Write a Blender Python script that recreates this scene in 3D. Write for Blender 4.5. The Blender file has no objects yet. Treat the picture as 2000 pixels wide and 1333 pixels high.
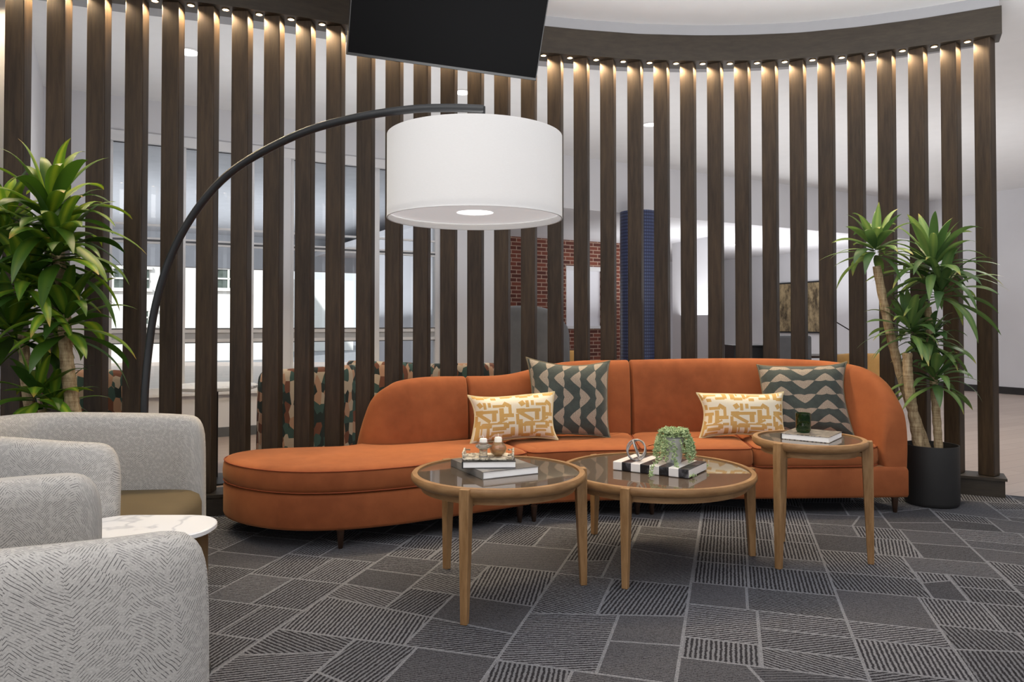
import bpy, math, random
from mathutils import Vector, Matrix
PI = math.pi
sc = bpy.context.scene
COL = sc.collection
R = math.radians

# ------------------------------------------------------------------ camera
F_PX, CAM_H, PITCH, SHIFT = 1450.0, 1.2, R(1.0), -0.0299
cam_d = bpy.data.cameras.new('camera')
cam = bpy.data.objects.new('camera', cam_d)
COL.objects.link(cam)
cam.location = (0, 0, CAM_H)
cam.rotation_euler = (R(90) + PITCH, 0, 0)
cam_d.sensor_width = 36.0
cam_d.lens = 36.0 * F_PX / 2000.0
cam_d.shift_y = SHIFT
cam_d.clip_end = 300
sc.camera = cam

# ------------------------------------------------------------------ view and light
sc.view_settings.view_transform = 'Standard'
sc.view_settings.look = 'None'
sc.view_settings.gamma = 1.0
sc.view_settings.use_curve_mapping = False
sc.view_settings.exposure = 0.0

world = bpy.data.worlds.new('world')
sc.world = world
world.use_nodes = True
bg = world.node_tree.nodes['Background']
bg.inputs[0].default_value = (0.93, 0.96, 1.0, 1)
bg.inputs[1].default_value = 1.2

def light(kind, name, loc, energy, color=(1, 1, 1), rot=(0, 0, 0), **kw):
    d = bpy.data.lights.new(name, kind)
    d.energy = energy
    d.color = color
    for k, v in kw.items():
        setattr(d, k, v)
    o = bpy.data.objects.new(name, d)
    o.location = loc
    o.rotation_euler = rot
    COL.objects.link(o)
    return o

light('SUN', 'sun_outdoors', (0, -10, 20), 4.5, (1, .97, .92), (R(48), 0, R(-12)), angle=R(1))
light('AREA', 'lobby_bounce_fill', (-1.4, 6.5, 1.45), 38, (1, 1, 1), (R(180), 0, R(29)), shape='RECTANGLE', size=4.0, size_y=1.2)  # lobby ceiling fills: upward area lights added without fixtures, this and the next ones
light('AREA', 'lobby_bounce_fill', (3.4, 8.4, 1.35), 62, (1, 1, 1), (R(180), 0, R(29)), shape='RECTANGLE', size=5.5, size_y=2.0)
light('AREA', 'lobby_bounce_fill', (7.6, 8.0, 1.35), 24, (1, 1, 1), (R(180), 0, R(-60)), shape='RECTANGLE', size=6, size_y=2.4)
light('AREA', 'lobby_bounce_fill', (4.2, 13.6, 1.35), 120, (1, 1, 1), (R(180), 0, R(29)), shape='RECTANGLE', size=4.5, size_y=2)
light('AREA', 'canopy_bounce_fill', (-6.5, 11.5, 1.3), 260, (.95, .97, 1), (R(180), 0, R(29)), shape='RECTANGLE', size=9, size_y=5)  # unseen upward fill, added to lighten the canopy underside
light('AREA', 'lounge_bounce_fill', (1.8, 3.0, 2.2), 150, (1, 1, 1), (R(180), 0, 0), shape='RECTANGLE', size=3.6, size_y=2.2)  # added fill without a fixture, lifts the front ceiling
light('AREA', 'lounge_overhead_fill', (-0.9, 2.2, 3.40), 34, (1, .965, .92), (R(12), 0, 0), shape='RECTANGLE', size=2.6, size_y=1.6)  # big soft overhead fill, added to stand in for ceiling lights
light('AREA', 'rear_frontal_fill', (-1.0, -0.6, 3.3), 62, (1, .98, .96), (R(50), 0, R(-8)), shape='RECTANGLE', size=3.0, size_y=1.2)  # unseen frontal fill added behind the camera, no lamp of the room

# ------------------------------------------------------------------ helpers
def ray(px, py):
    x = (px - 1000.0) / F_PX
    y = (666.5 - py) / F_PX + SHIFT * 2000.0 / F_PX
    c, s = math.cos(PITCH), math.sin(PITCH)
    return Vector((x, c - s * y, s + c * y))

def at_y(px, py, Y):
    r = ray(px, py); r *= Y / r.y
    return Vector((r.x, r.y, r.z + CAM_H))

def at_h(px, py, h):
    r = ray(px, py); r *= (h - CAM_H) / r.z
    return Vector((r.x, r.y, h))

def lerp_tab(tab, x):
    if x <= tab[0][0]: return tab[0][1]
    for (x0, y0), (x1, y1) in zip(tab, tab[1:]):
        if x <= x1:
            return y0 + (y1 - y0) * (x - x0) / (x1 - x0)
    return tab[-1][1]

def catmull(pts, n=8, closed=False):
    P = [Vector(p) for p in pts]
    out = []
    N = len(P)
    rng = range(N) if closed else range(N - 1)
    for i in rng:
        if closed:
            p0, p1, p2, p3 = P[(i - 1) % N], P[i], P[(i + 1) % N], P[(i + 2) % N]
        else:
            p1, p2 = P[i], P[i + 1]
            p0 = P[i - 1] if i > 0 else p1 * 2 - p2
            p3 = P[i + 2] if i + 2 < N else p2 * 2 - p1
        for k in range(n):
            t = k / n
            out.append(0.5 * ((2 * p1) + (p2 - p0) * t + (2 * p0 - 5 * p1 + 4 * p2 - p3) * t * t + (3 * p1 - p0 - 3 * p2 + p3) * t ** 3))
    if not closed: out.append(P[-1].copy())
    return out

class MB:
    def __init__(s):
        s.v = []; s.f = []; s.uv = None
    def add(s, verts, faces):
        o = len(s.v)
        s.v += [tuple(v) for v in verts]
        s.f += [tuple(i + o for i in f) for f in faces]
        return s
    def box(s, c, d, rz=0, M=None):
        x, y, z = d[0] / 2, d[1] / 2, d[2] / 2
        vs = [Vector((a * x, b * y, e * z)) for e in (-1, 1) for b in (-1, 1) for a in (-1, 1)]
        if M is None: M = Matrix.Rotation(rz, 3, 'Z')
        vs = [M @ v + Vector(c) for v in vs]
        return s.add(vs, [(0, 2, 3, 1), (4, 5, 7, 6), (0, 1, 5, 4), (2, 6, 7, 3), (0, 4, 6, 2), (1, 3, 7, 5)])
    def lathe(s, prof, c=(0, 0, 0), n=48, cap=False, axis=None):
        vs = []; fs = []
        for r, z in prof:
            for k in range(n):
                a = 2 * PI * k / n
                v = Vector((r * math.cos(a), r * math.sin(a), z))
                if axis is not None: v = axis @ v
                vs.append(v + Vector(c))
        for j in range(len(prof) - 1):
            for k in range(n):
                k2 = (k + 1) % n
                fs.append((j * n + k, j * n + k2, (j + 1) * n + k2, (j + 1) * n + k))
        if cap:
            fs.append(tuple(range(n))[::-1]); fs.append(tuple((len(prof) - 1) * n + k for k in range(n)))
        return s.add(vs, fs)
    def tube(s, pts, rad, n=10, closed=False):
        P = [Vector(p) for p in pts]
        N = len(P)
        if not hasattr(rad, '__len__'): rad = [rad] * N
        vs = []; fs = []; up = None
        for i in range(N):
            a = P[i - 1] if (i > 0 or closed) else P[i]
            b = P[(i + 1) % N] if (i < N - 1 or closed) else P[i]
            t = (b - a).normalized()
            if up is None:
                up = Vector((0, 0, 1)) if abs(t.z) < .9 else Vector((1, 0, 0))
            x = up.cross(t)
            if x.length < 1e-5: x = Vector((1, 0, 0)).cross(t)
            x.normalize()
            y = t.cross(x).normalized(); up = y
            for k in range(n):
                an = 2 * PI * k / n
                vs.append(P[i] + (x * math.cos(an) + y * math.sin(an)) * rad[i])
        M = N if closed else N - 1
        for i in range(M):
            i2 = (i + 1) % N
            for k in range(n):
                k2 = (k + 1) % n
                fs.append((i * n + k, i * n + k2, i2 * n + k2, i2 * n + k))
        if not closed:
            fs.append(tuple(range(n))[::-1]); fs.append(tuple((N - 1) * n + k for k in range(n)))
        return s.add(vs, fs)
    def rings(s, rings, cap0=True, cap1=True):
        n = len(rings[0]); vs = [p for r in rings for p in r]; fs = []
        for j in range(len(rings) - 1):
            for k in range(n):
                k2 = (k + 1) % n
                fs.append((j * n + k, j * n + k2, (j + 1) * n + k2, (j + 1) * n + k))
        if cap0: fs.append(tuple(range(n))[::-1])
        if cap1: fs.append(tuple((len(rings) - 1) * n + k for k in range(n)))
        return s.add(vs, fs)
    def prism(s, outline, z0, z1):
        return s.rings([[(p[0], p[1], z0) for p in outline], [(p[0], p[1], z1) for p in outline]])
    def build(s, name, mat, parent=None, smooth=False, bevel=0, seg=2, sub=0, origin=None, angle=40, uv=None):
        me = bpy.data.meshes.new(name)
        vs = s.v
        o = bpy.data.objects.new(name, me)
        if parent is not None:
            q = parent
            off = Vector((0, 0, 0))
            while q is not None:
                off = off + q.location; q = q.parent
            o.parent = parent
        else:
            if origin is None:
                xs = [v[0] for v in vs]; ys = [v[1] for v in vs]; zs = [v[2] for v in vs]
                origin = ((min(xs) + max(xs)) / 2, (min(ys) + max(ys)) / 2, min(zs))
            off = Vector(origin)
            o.location = off
        me.from_pydata([tuple(Vector(v) - off) for v in vs], [], s.f)
        me.validate()
        import bmesh
        bm = bmesh.new(); bm.from_mesh(me)
        bmesh.ops.recalc_face_normals(bm, faces=bm.faces)
        bm.to_mesh(me); bm.free()
        if uv:
            lay = me.uv_layers.new(name='UVMap')
            for lp in me.loops:
                lay.data[lp.index].uv = uv[lp.vertex_index]
        if mat is not None: me.materials.append(mat)
        COL.objects.link(o)
        if smooth:
            for p in me.polygons: p.use_smooth = True
            if not sub:
                try: me.set_sharp_from_angle(angle=R(angle))
                except Exception: pass
        if bevel:
            m = o.modifiers.new('bevel', 'BEVEL'); m.width = bevel; m.segments = seg; m.limit_method = 'ANGLE'; m.angle_limit = R(35)
        if sub:
            m = o.modifiers.new('sub', 'SUBSURF'); m.levels = sub; m.render_levels = sub
        return o

def tag(o, label=None, cat=None, group=None, kind=None):
    if label: o['label'] = label
    if cat: o['category'] = cat
    if group: o['group'] = group
    if kind: o['kind'] = kind
    return o

def empty(name, loc, label=None, cat=None, group=None, rz=0):
    o = bpy.data.objects.new(name, None)
    o.location = loc; o.rotation_euler = (0, 0, rz)
    o.empty_display_size = .1
    COL.objects.link(o)
    return tag(o, label, cat, group)

def struct(o):
    o['kind'] = 'structure'
    return o

def copy_tree(o, parent=None):
    c = o.copy(); COL.objects.link(c)
    if parent is not None: c.parent = parent
    for ch in [x for x in bpy.data.objects if x.parent == o]:
        copy_tree(ch, c)
    return c

# ------------------------------------------------------------------ materials
class NT:
    def __init__(s, name):
        s.m = bpy.data.materials.new(name); s.m.use_nodes = True
        s.t = s.m.node_tree; s.b = s.t.nodes['Principled BSDF']; s.out = s.t.nodes['Material Output']
    def n(s, typ, **kw):
        nd = s.t.nodes.new(typ)
        for k, v in kw.items():
            if k.startswith('i_'):
                nd.inputs[int(k[2:])].default_value = v
            else: setattr(nd, k, v)
        return nd
    def l(s, a, b): s.t.links.new(a, b)
    def math(s, op, a, b=None, c=None):
        nd = s.t.nodes.new('ShaderNodeMath'); nd.operation = op
        for i, v in enumerate((a, b, c)):
            if v is None: continue
            if isinstance(v, (int, float)): nd.inputs[i].default_value = v
            else: s.l(v, nd.inputs[i])
        return nd.outputs[0]
    def mix(s, fac, a, b):
        nd = s.t.nodes.new('ShaderNodeMix'); nd.data_type = 'RGBA'
        for i, v in ((0, fac), (6, a), (7, b)):
            if isinstance(v, (int, float)): nd.inputs[i].default_value = v
            elif isinstance(v, tuple): nd.inputs[i].default_value = (*v, 1) if len(v) == 3 else v
            else: s.l(v, nd.inputs[i])
        return nd.outputs[2]
    def noise(s, scale, detail=3, stretch=(1, 1, 1), coord='Object', rough=.5, offset=None):
        tc = s.n('ShaderNodeTexCoord'); mp = s.n('ShaderNodeMapping')
        mp.inputs['Scale'].default_value = stretch
        s.l(tc.outputs[coord], mp.inputs[0])
        if offset is not None: s.l(offset, mp.inputs['Location'])
        nz = s.n('ShaderNodeTexNoise'); nz.inputs['Scale'].default_value = scale; nz.inputs['Detail'].default_value = detail
        nz.inputs['Roughness'].default_value = rough
        s.l(mp.outputs[0], nz.inputs[0])
        return nz.outputs[0]
    def ramp(s, fac, lo, hi):
        nd = s.n('ShaderNodeMapRange'); nd.clamp = True
        nd.inputs[1].default_value = lo; nd.inputs[2].default_value = hi
        s.l(fac, nd.inputs[0]); return nd.outputs[0]
    def bump(s, h, strength=.3, dist=.01):
        b = s.n('ShaderNodeBump'); b.inputs['Strength'].default_value = strength; b.inputs['Distance'].default_value = dist
        s.l(h, b.inputs['Height']); s.l(b.outputs[0], s.b.inputs['Normal'])

def srgb(r, g, b):
    f = lambda c: (c / 255 / 12.92) if c / 255 <= .04045 else ((c / 255 + .055) / 1.055) ** 2.4
    return (f(r), f(g), f(b))

def pm(name, col, rough=.5, metal=0.0, var=.12, scale=6, stretch=(1, 1, 1), bump=0, bscale=60, spec=.5, **kw):
    t = NT(name)
    nz = t.noise(scale, 4, stretch)
    a = tuple(min(1, c * (1 - var)) for c in col); b = tuple(min(1, c * (1 + var)) for c in col)
    t.l(t.mix(t.ramp(nz, .3, .7), a, b), t.b.inputs['Base Color'])
    t.b.inputs['Roughness'].default_value = rough
    t.b.inputs['Metallic'].default_value = metal
    t.b.inputs['Specular IOR Level'].default_value = spec
    if bump: t.bump(t.noise(bscale, 3), bump)
    for k, v in kw.items():
        t.b.inputs[k.replace('_', ' ')].default_value = v
    return t.m

def emis(name, col, strength):
    t = NT(name)
    nz = t.noise(3, 1)
    t.l(t.mix(t.ramp(nz, 0, 1), tuple(c * .97 for c in col), col), t.b.inputs['Emission Color'])
    t.b.inputs['Base Color'].default_value = (*col, 1)
    t.b.inputs['Emission Strength'].default_value = strength
    return t.m

def wood(name, dark, light_, scale=5, rough=.45, stretch=(9, 9, .8), rand=True, bump=.08):
    t = NT(name)
    off = None
    if rand:
        oi = t.n('ShaderNodeObjectInfo')
        cb = t.n('ShaderNodeCombineXYZ')
        t.l(t.math('MULTIPLY', oi.outputs['Random'], 37.0), cb.inputs[0]); t.l(t.math('MULTIPLY', oi.outputs['Random'], 91.0), cb.inputs[2])
        off = cb.outputs[0]
    a = t.noise(scale, 6, stretch, rough=.65, offset=off)
    b = t.noise(scale * .35, 3, (stretch[0] * .3, stretch[1] * .3, stretch[2] * .8), offset=off)
    f = t.math('ADD', t.math('MULTIPLY', a, .65), t.math('MULTIPLY', b, .35))
    f = t.ramp(f, .36, .66)
    t.l(t.mix(f, dark, light_), t.b.inputs['Base Color'])
    t.b.inputs['Roughness'].default_value = rough
    t.b.inputs['Specular IOR Level'].default_value = .3
    t.bump(a, bump, .004)
    return t.m

M = {}
M['slat'] = wood('dark_stained_wood', srgb(42, 32, 23), srgb(72, 57, 41), rough=.5)
M['plinth'] = wood('dark_plinth_wood', srgb(48, 42, 36), srgb(62, 55, 46), stretch=(2, 2, 9), rough=.5, rand=False)
M['oak'] = wood('honey_oak', srgb(126, 93, 58), srgb(168, 132, 92), scale=6, stretch=(8, 8, 1.2), rough=.42)
M['oak_rim'] = wood('honey_oak_rim', srgb(124, 91, 58), srgb(164, 128, 89), scale=5, stretch=(2, 2, 9), rough=.42)
M['leg_dark'] = wood('espresso_leg_wood', srgb(34, 24, 18), srgb(58, 40, 30), rough=.4)
M['paint'] = pm('wall_paint_grey', srgb(212, 212, 216), .85, var=.02, scale=2)
M['paint_white'] = pm('white_painted_trim', srgb(222, 222, 224), .6, var=.02)
M['ceil'] = pm('ceiling_paint', srgb(220, 220, 221), .9, var=.015)
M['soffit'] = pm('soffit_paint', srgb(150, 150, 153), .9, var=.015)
M['base_black'] = pm('black_rubber_base', srgb(38, 36, 36), .6)
M['black'] = pm('black_satin_metal', srgb(30, 31, 33), .38, var=.1, metal=.3)
M['pole'] = pm('charcoal_powder_coat', srgb(40, 42, 45), .42, var=.08, metal=.2)
M['tv_frame'] = pm('tv_bezel_black', srgb(12, 12, 13), .35)
M['tv'] = pm('tv_glass_black', srgb(9, 9, 10), .55, var=.04, scale=1, spec=.04)
M['pot'] = pm('matte_black_planter', srgb(34, 33, 33), .55, var=.08)
M['soil'] = pm('dark_potting_soil', srgb(34, 27, 22), .95, var=.4, scale=60, bump=.8)
M['marble'] = None
M['tan'] = pm('tan_velvet', srgb(102, 90, 70), .9, var=.05, scale=3, spec=.1)
M['brass'] = pm('aged_brass', srgb(132, 108, 74), .35, metal=.8)
M['white_pages'] = pm('book_pages', srgb(250, 250, 250), .7, var=.05, stretch=(1, 1, 60), scale=10)
M['wax'] = pm('candle_wax', srgb(240, 236, 228), .5, var=.03, Subsurface_Weight=.3)
M['silver'] = pm('brushed_silver', srgb(176, 172, 172), .28, metal=.9)
M['cane'] = None
M['road'] = pm('asphalt', srgb(140, 142, 146), .9, var=.1, scale=3)
M['facade'] = pm('white_clapboard', srgb(240, 240, 236), .8, var=.03, stretch=(1, 1, 8))
M['facade_window'] = pm('outdoor_window_glass', srgb(96, 106, 100), .2, var=.3)
M['canopy'] = pm('canopy_soffit', srgb(185, 187, 192), .8, var=.04)
M['grey_band'] = pm('grey_rail', srgb(178, 180, 184), .6, var=.03)
M['dark_line'] = pm('dark_gasket', srgb(88, 90, 94), .6)
M['navy'] = None
M['teal'] = pm('teal_upholstery', srgb(60, 88, 100), .8)
M['mustard'] = pm('mustard_upholstery', srgb(176, 136, 78), .8)
M['grey_felt'] = pm('charcoal_felt', srgb(88, 90, 95), .9)
M['pale_trim'] = pm('pale_grey_trim', srgb(150, 152, 155), .6)
M['blind'] = pm('white_roller_blind', srgb(232, 232, 238), .9, var=.01)
M['succ'] = None
M['can_light'] = emis('downlight_lens', (1, 1, 1), 4.0)
M['puck'] = emis('warm_puck_lens', (1.0, .80, .50), 9.0)
M['trim_ring'] = pm('downlight_trim', srgb(235, 235, 235), .5, var=.01)

# velvet
t = NT('burnt_orange_velvet')
n1 = t.noise(2.2, 4); n2 = t.noise(14, 4)
f = t.ramp(t.math('ADD', t.math('MULTIPLY', n1, .7), t.math('MULTIPLY', n2, .3)), .32, .68)
t.l(t.mix(f, srgb(126, 68, 38), srgb(158, 91, 53)), t.b.inputs['Base Color'])
t.b.inputs['Roughness'].default_value = .8
t.b.inputs['Sheen Weight'].default_value = .25
t.b.inputs['Sheen Roughness'].default_value = .45
t.b.inputs['Sheen Tint'].default_value = (1, .62, .32, 1)
t.b.inputs['Specular IOR Level'].default_value = .2
t.bump(t.noise(220, 2), .15, .002)
M['velvet'] = t.m
M['piping'] = pm('orange_piping', srgb(136, 62, 26), .8)

# marble
t = NT('white_marble')
nz = t.noise(2.2, 4, rough=.5)
vein = t.math('ABSOLUTE', t.math('SUBTRACT', nz, .5))
t.l(t.mix(t.ramp(vein, 0, .014), srgb(188, 191, 198), srgb(226, 227, 230)), t.b.inputs['Base Color'])
t.b.inputs['Roughness'].default_value = .3
M['marble'] = t.m

# cane bark
t = NT('dracaena_bark')
a = t.noise(18, 5, (3, 3, .7), rough=.7); b = t.noise(20, 2, (.3, .3, 6))
f = t.ramp(t.math('ADD', t.math('MULTIPLY', a, .7), t.math('MULTIPLY', b, .3)), .35, .65)
t.l(t.mix(f, srgb(118, 92, 62), srgb(196, 176, 140)), t.b.inputs['Base Color'])
t.b.inputs['Roughness'].default_value = .85
t.bump(a, .7, .01)
M['cane'] = t.m

# smoked glass table top
t = NT('smoked_glass')
nz = t.noise(2, 2)
t.l(t.mix(nz, srgb(92, 80, 69), srgb(104, 92, 80)), t.b.inputs['Base Color'])
t.b.inputs['Roughness'].default_value = .03
t.b.inputs['IOR'].default_value = 1.75
t.b.inputs['Specular IOR Level'].default_value = .8
t.b.inputs['Alpha'].default_value = .85
M['smoked'] = t.m

# window glass: thin pane
t = NT('window_pane_glass')
tr = t.n('ShaderNodeBsdfTransparent'); gl = t.n('ShaderNodeBsdfGlossy'); mx = t.n('ShaderNodeMixShader')
gl.inputs['Roughness'].default_value = .02
tr.inputs[0].default_value = (.93, .95, .96, 1)
fr = t.n('ShaderNodeFresnel'); fr.inputs[0].default_value = 1.5
t.l(fr.outputs[0], mx.inputs[0]); t.l(tr.outputs[0], mx.inputs[1]); t.l(gl.outputs[0], mx.inputs[2]); t.l(mx.outputs[0], t.out.inputs[0])
M['pane'] = t.m

# navy dotted column
t = NT('navy_dotted_tile')
tc = t.n('ShaderNodeTexCoord'); sx = t.n('ShaderNodeSeparateXYZ'); t.l(tc.outputs['Object'], sx.inputs[0])
ang = t.math('ARCTAN2', sx.outputs[1], sx.outputs[0])
u = t.math('SUBTRACT', t.math('FRACT', t.math('MULTIPLY', ang, 9.0)), .5)
v = t.math('SUBTRACT', t.math('FRACT', t.math('MULTIPLY', sx.outputs[2], 22.0)), .5)
d = t.math('SQRT', t.math('ADD', t.math('MULTIPLY', u, u), t.math('MULTIPLY', v, v)))
t.l(t.mix(t.ramp(d, .25, .42), srgb(70, 82, 118), srgb(30, 36, 66)), t.b.inputs['Base Color'])
t.b.inputs['Roughness'].default_value = .35
M['navy'] = t.m

# brick
t = NT('red_brick')
tc = t.n('ShaderNodeTexCoord'); mp = t.n('ShaderNodeMapping'); mp.inputs['Rotation'].default_value = (R(90), 0, 0)
t.l(tc.outputs['Object'], mp.inputs[0])
bk = t.n('ShaderNodeTexBrick')
bk.inputs['Color1'].default_value = (*srgb(122, 66, 50), 1); bk.inputs['Color2'].default_value = (*srgb(84, 46, 38), 1); bk.inputs['Mortar'].default_value = (*srgb(172, 146, 130), 1)
bk.inputs['Scale'].default_value = 1.0; bk.inputs['Brick Width'].default_value = .21; bk.inputs['Row Height'].default_value = .072; bk.inputs['Mortar Size'].default_value = .008
t.l(mp.outputs[0], bk.inputs[0]); t.l(bk.outputs[0], t.b.inputs['Base Color'])
t.b.inputs['Roughness'].default_value = .9
M['brick'] = t.m

# herringbone chair fabric (UV in metres)
def herring(name, sx_=1.0):
    t = NT(name)
    tc = t.n('ShaderNodeTexCoord'); sp = t.n('ShaderNodeSeparateXYZ'); t.l(tc.outputs['UV'], sp.inputs[0])
    U, V = sp.outputs[0], sp.outputs[1]
    wob = t.noise(5, 2, coord='UV')
    band = t.math('FLOOR', t.math('MULTIPLY', U, 11.0))
    wn = t.n('ShaderNodeTexWhiteNoise'); wn.noise_dimensions = '1D'; t.l(band, wn.inputs['W'])
    tri = t.math('PINGPONG', t.math('ADD', U, t.math('MULTIPLY', wob, .09)), .085)
    jog = t.math('MULTIPLY', wn.outputs[0], .003)
    w2 = t.math('PINGPONG', t.math('ADD', t.math('ADD', V, U), .31), .14)
    k = t.math('ADD', t.math('ADD', t.math('SUBTRACT', V, tri), t.math('MULTIPLY', t.math('GREATER_THAN', w2, .07), .0031)), jog)
    st = t.math('SINE', t.math('MULTIPLY', k, 2 * PI / .0075))
    ln = t.ramp(st, .62, .98)
    brk = t.ramp(t.noise(70, 1, (1, 1, 1), coord='UV'), .40, .52)
    ln = t.math('MULTIPLY', ln, brk)
    sp2 = t.ramp(t.noise(260, 2, coord='UV'), .3, .7)
    base = t.mix(sp2, srgb(172, 170, 167), srgb(194, 192, 189))
    t.l(t.mix(t.math('MULTIPLY', ln, .95), base, srgb(72, 70, 72)), t.b.inputs['Base Color'])
    t.b.inputs['Roughness'].default_value = .9
    t.b.inputs['Specular IOR Level'].default_value = .2
    t.bump(t.math('SUBTRACT', sp2, ln), .25, .002)
    return t.m
M['herring'] = herring('herringbone_weave')

# mosaic patterned fabric of the chairs behind the screen
t = NT('mosaic_upholstery')
tc = t.n('ShaderNodeTexCoord'); mp = t.n('ShaderNodeMapping'); mp.inputs['Scale'].default_value = (22, 22, 12)
t.l(tc.outputs['Object'], mp.inputs[0])
vo = t.n('ShaderNodeTexVoronoi'); vo.inputs['Scale'].default_value = 1.0; vo.inputs['Randomness'].default_value = .6; t.l(mp.outputs[0], vo.inputs[0])
cr = t.n('ShaderNodeValToRGB'); cr.color_ramp.interpolation = 'CONSTANT'
sp = t.n('ShaderNodeSeparateColor'); t.l(vo.outputs['Color'], sp.inputs[0]); t.l(sp.outputs[0], cr.inputs[0])
els = cr.color_ramp.elements
els[0].color = (*srgb(40, 52, 52), 1); els[1].position = .3; els[1].color = (*srgb(178, 142, 118), 1)
for p, c in ((.5, srgb(116, 74, 58)), (.65, srgb(186, 172, 154)), (.82, srgb(62, 88, 84))):
    e = els.new(p); e.color = (*c, 1)
t.l(cr.outputs[0], t.b.inputs['Base Color']); t.b.inputs['Roughness'].default_value = .85
M['mosaic'] = t.m
M['rust'] = pm('dark_rust_piping', srgb(74, 40, 34), .8)

# chevron velvet of green pillows (UV 0..1)
def chevron(name, rot):
    t = NT(name)
    tc = t.n('ShaderNodeTexCoord'); mp = t.n('ShaderNodeMapping'); mp.inputs['Rotation'].default_value = (0, 0, rot)
    t.l(tc.outputs['UV'], mp.inputs[0])
    sp = t.n('ShaderNodeSeparateXYZ'); t.l(mp.outputs[0], sp.inputs[0])
    X, Y = sp.outputs[0], sp.outputs[1]
    wave = t.math('MULTIPLY', t.math('PINGPONG', Y, .25), .50)
    row = t.math('ADD', X, wave)
    fr = t.math('FRACT', t.math('MULTIPLY', row, 5.2))
    # light patches sit at the turns of each wave and pinch out between them
    lens = t.math('MULTIPLY', 1.05, t.math('ABSOLUTE', t.math('COSINE', t.math('MULTIPLY', Y, PI / .25))))
    ctr = t.math('ABSOLUTE', t.math('SUBTRACT', fr, .5))
    isl = t.math('LESS_THAN', ctr, t.math('MULTIPLY', lens, .27))
    grain = t.ramp(t.noise(130, 2, (1, 1.6, 1), coord='UV'), .35, .62)
    lt = t.mix(grain, srgb(104, 94, 82), srgb(164, 150, 134))
    dk = t.mix(t.noise(12, 3, coord='UV'), srgb(28, 38, 36), srgb(58, 68, 64))
    t.l(t.mix(isl, dk, lt), t.b.inputs['Base Color'])
    t.b.inputs['Roughness'].default_value = .8; t.b.inputs['Sheen Weight'].default_value = .3
    t.bump(t.noise(60, 2, coord='UV'), .3, .004)
    return t.m
M['chev_v'] = chevron('green_wave_velvet', 0)
M['chev_h'] = chevron('green_wave_velvet_turned', R(90))
M['chev_piping'] = pm('olive_taupe_piping', srgb(112, 104, 84), .8)
M['cream'] = pm('cream_piping', srgb(206, 192, 152), .8)

# yellow geometric print: base cream, blocks laid from python-made list of small shapes in shader maths
def geo_print(name, off):
    t = NT(name)
    tc = t.n('ShaderNodeTexCoord'); mp = t.n('ShaderNodeMapping')
    mp.inputs['Location'].default_value = (off, off * .37, 0); mp.inputs['Scale'].default_value = (2.0, 1.15, 1)
    t.l(tc.outputs['UV'], mp.inputs[0])
    sp = t.n('ShaderNodeSeparateXYZ'); t.l(mp.outputs[0], sp.inputs[0])
    X = t.math('FRACT', sp.outputs[0]); Y = t.math('FRACT', sp.outputs[1])
    res = None
    shapes = [  # cx, cy, half w, half h, angle
        (.10, .28, .045, .17, 0), (.20, .30, .015, .10, 0), (.36, .20, .03, .10, 0), (.45, .15, .05, .02, 40),
        (.50, .42, .24, .016, 0), (.30, .36, .12, .03, 0), (.62, .30, .13, .035, 0), (.58, .20, .12, .022, 0),
        (.78, .36, .05, .05, 0), (.22, .58, .18, .032, -32), (.12, .70, .08, .04, 0), (.40, .70, .16, .03, 0),
        (.50, .60, .045, .10, 0), (.68, .62, .045, .13, 0), (.84, .60, .10, .035, 0), (.88, .74, .03, .10, 0),
        (.62, .84, .12, .028, 0), (.28, .86, .03, .07, 0), (.40, .88, .03, .05, 0), (.16, .88, .05, .05, 30),
        (.80, .88, .06, .04, -35), (.90, .42, .06, .028, 0), (.92, .20, .04, .09, 0), (.80, .10, .09, .03, 0),
        (.22, .08, .08, .035, 0), (.52, .06, .05, .035, 0), (.70, .48, .10, .02, 25), (.04, .50, .03, .10, 0)]
    for cx, cy, hw, hh, an in shapes:
        hw *= 1.22; hh *= 1.28
        dx = t.math('SUBTRACT', X, cx); dy = t.math('SUBTRACT', Y, cy)
        if an:
            c, s = math.cos(R(an)), math.sin(R(an))
            dx, dy = t.math('ADD', t.math('MULTIPLY', dx, c), t.math('MULTIPLY', dy, s)), t.math('SUBTRACT', t.math('MULTIPLY', dy, c), t.math('MULTIPLY', dx, s))
        a = t.math('LESS_THAN', t.math('MAXIMUM', t.math('DIVIDE', t.math('ABSOLUTE', dx), hw), t.math('DIVIDE', t.math('ABSOLUTE', dy), hh)), 1.0)
        res = a if res is None else t.math('MAXIMUM', res, a)
    yel = t.mix(t.noise(60, 2, coord='UV'), srgb(176, 140, 78), srgb(192, 158, 96))
    t.l(t.mix(res, srgb(210, 204, 186), yel), t.b.inputs['Base Color'])
    t.b.inputs['Roughness'].default_value = .85
    t.bump(t.noise(200, 2, coord='UV'), .1, .002)
    return t.m
M['geo_a'] = geo_print('mustard_cream_print', 0)
M['geo_b'] = geo_print('mustard_cream_print_shifted', .34)

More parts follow.
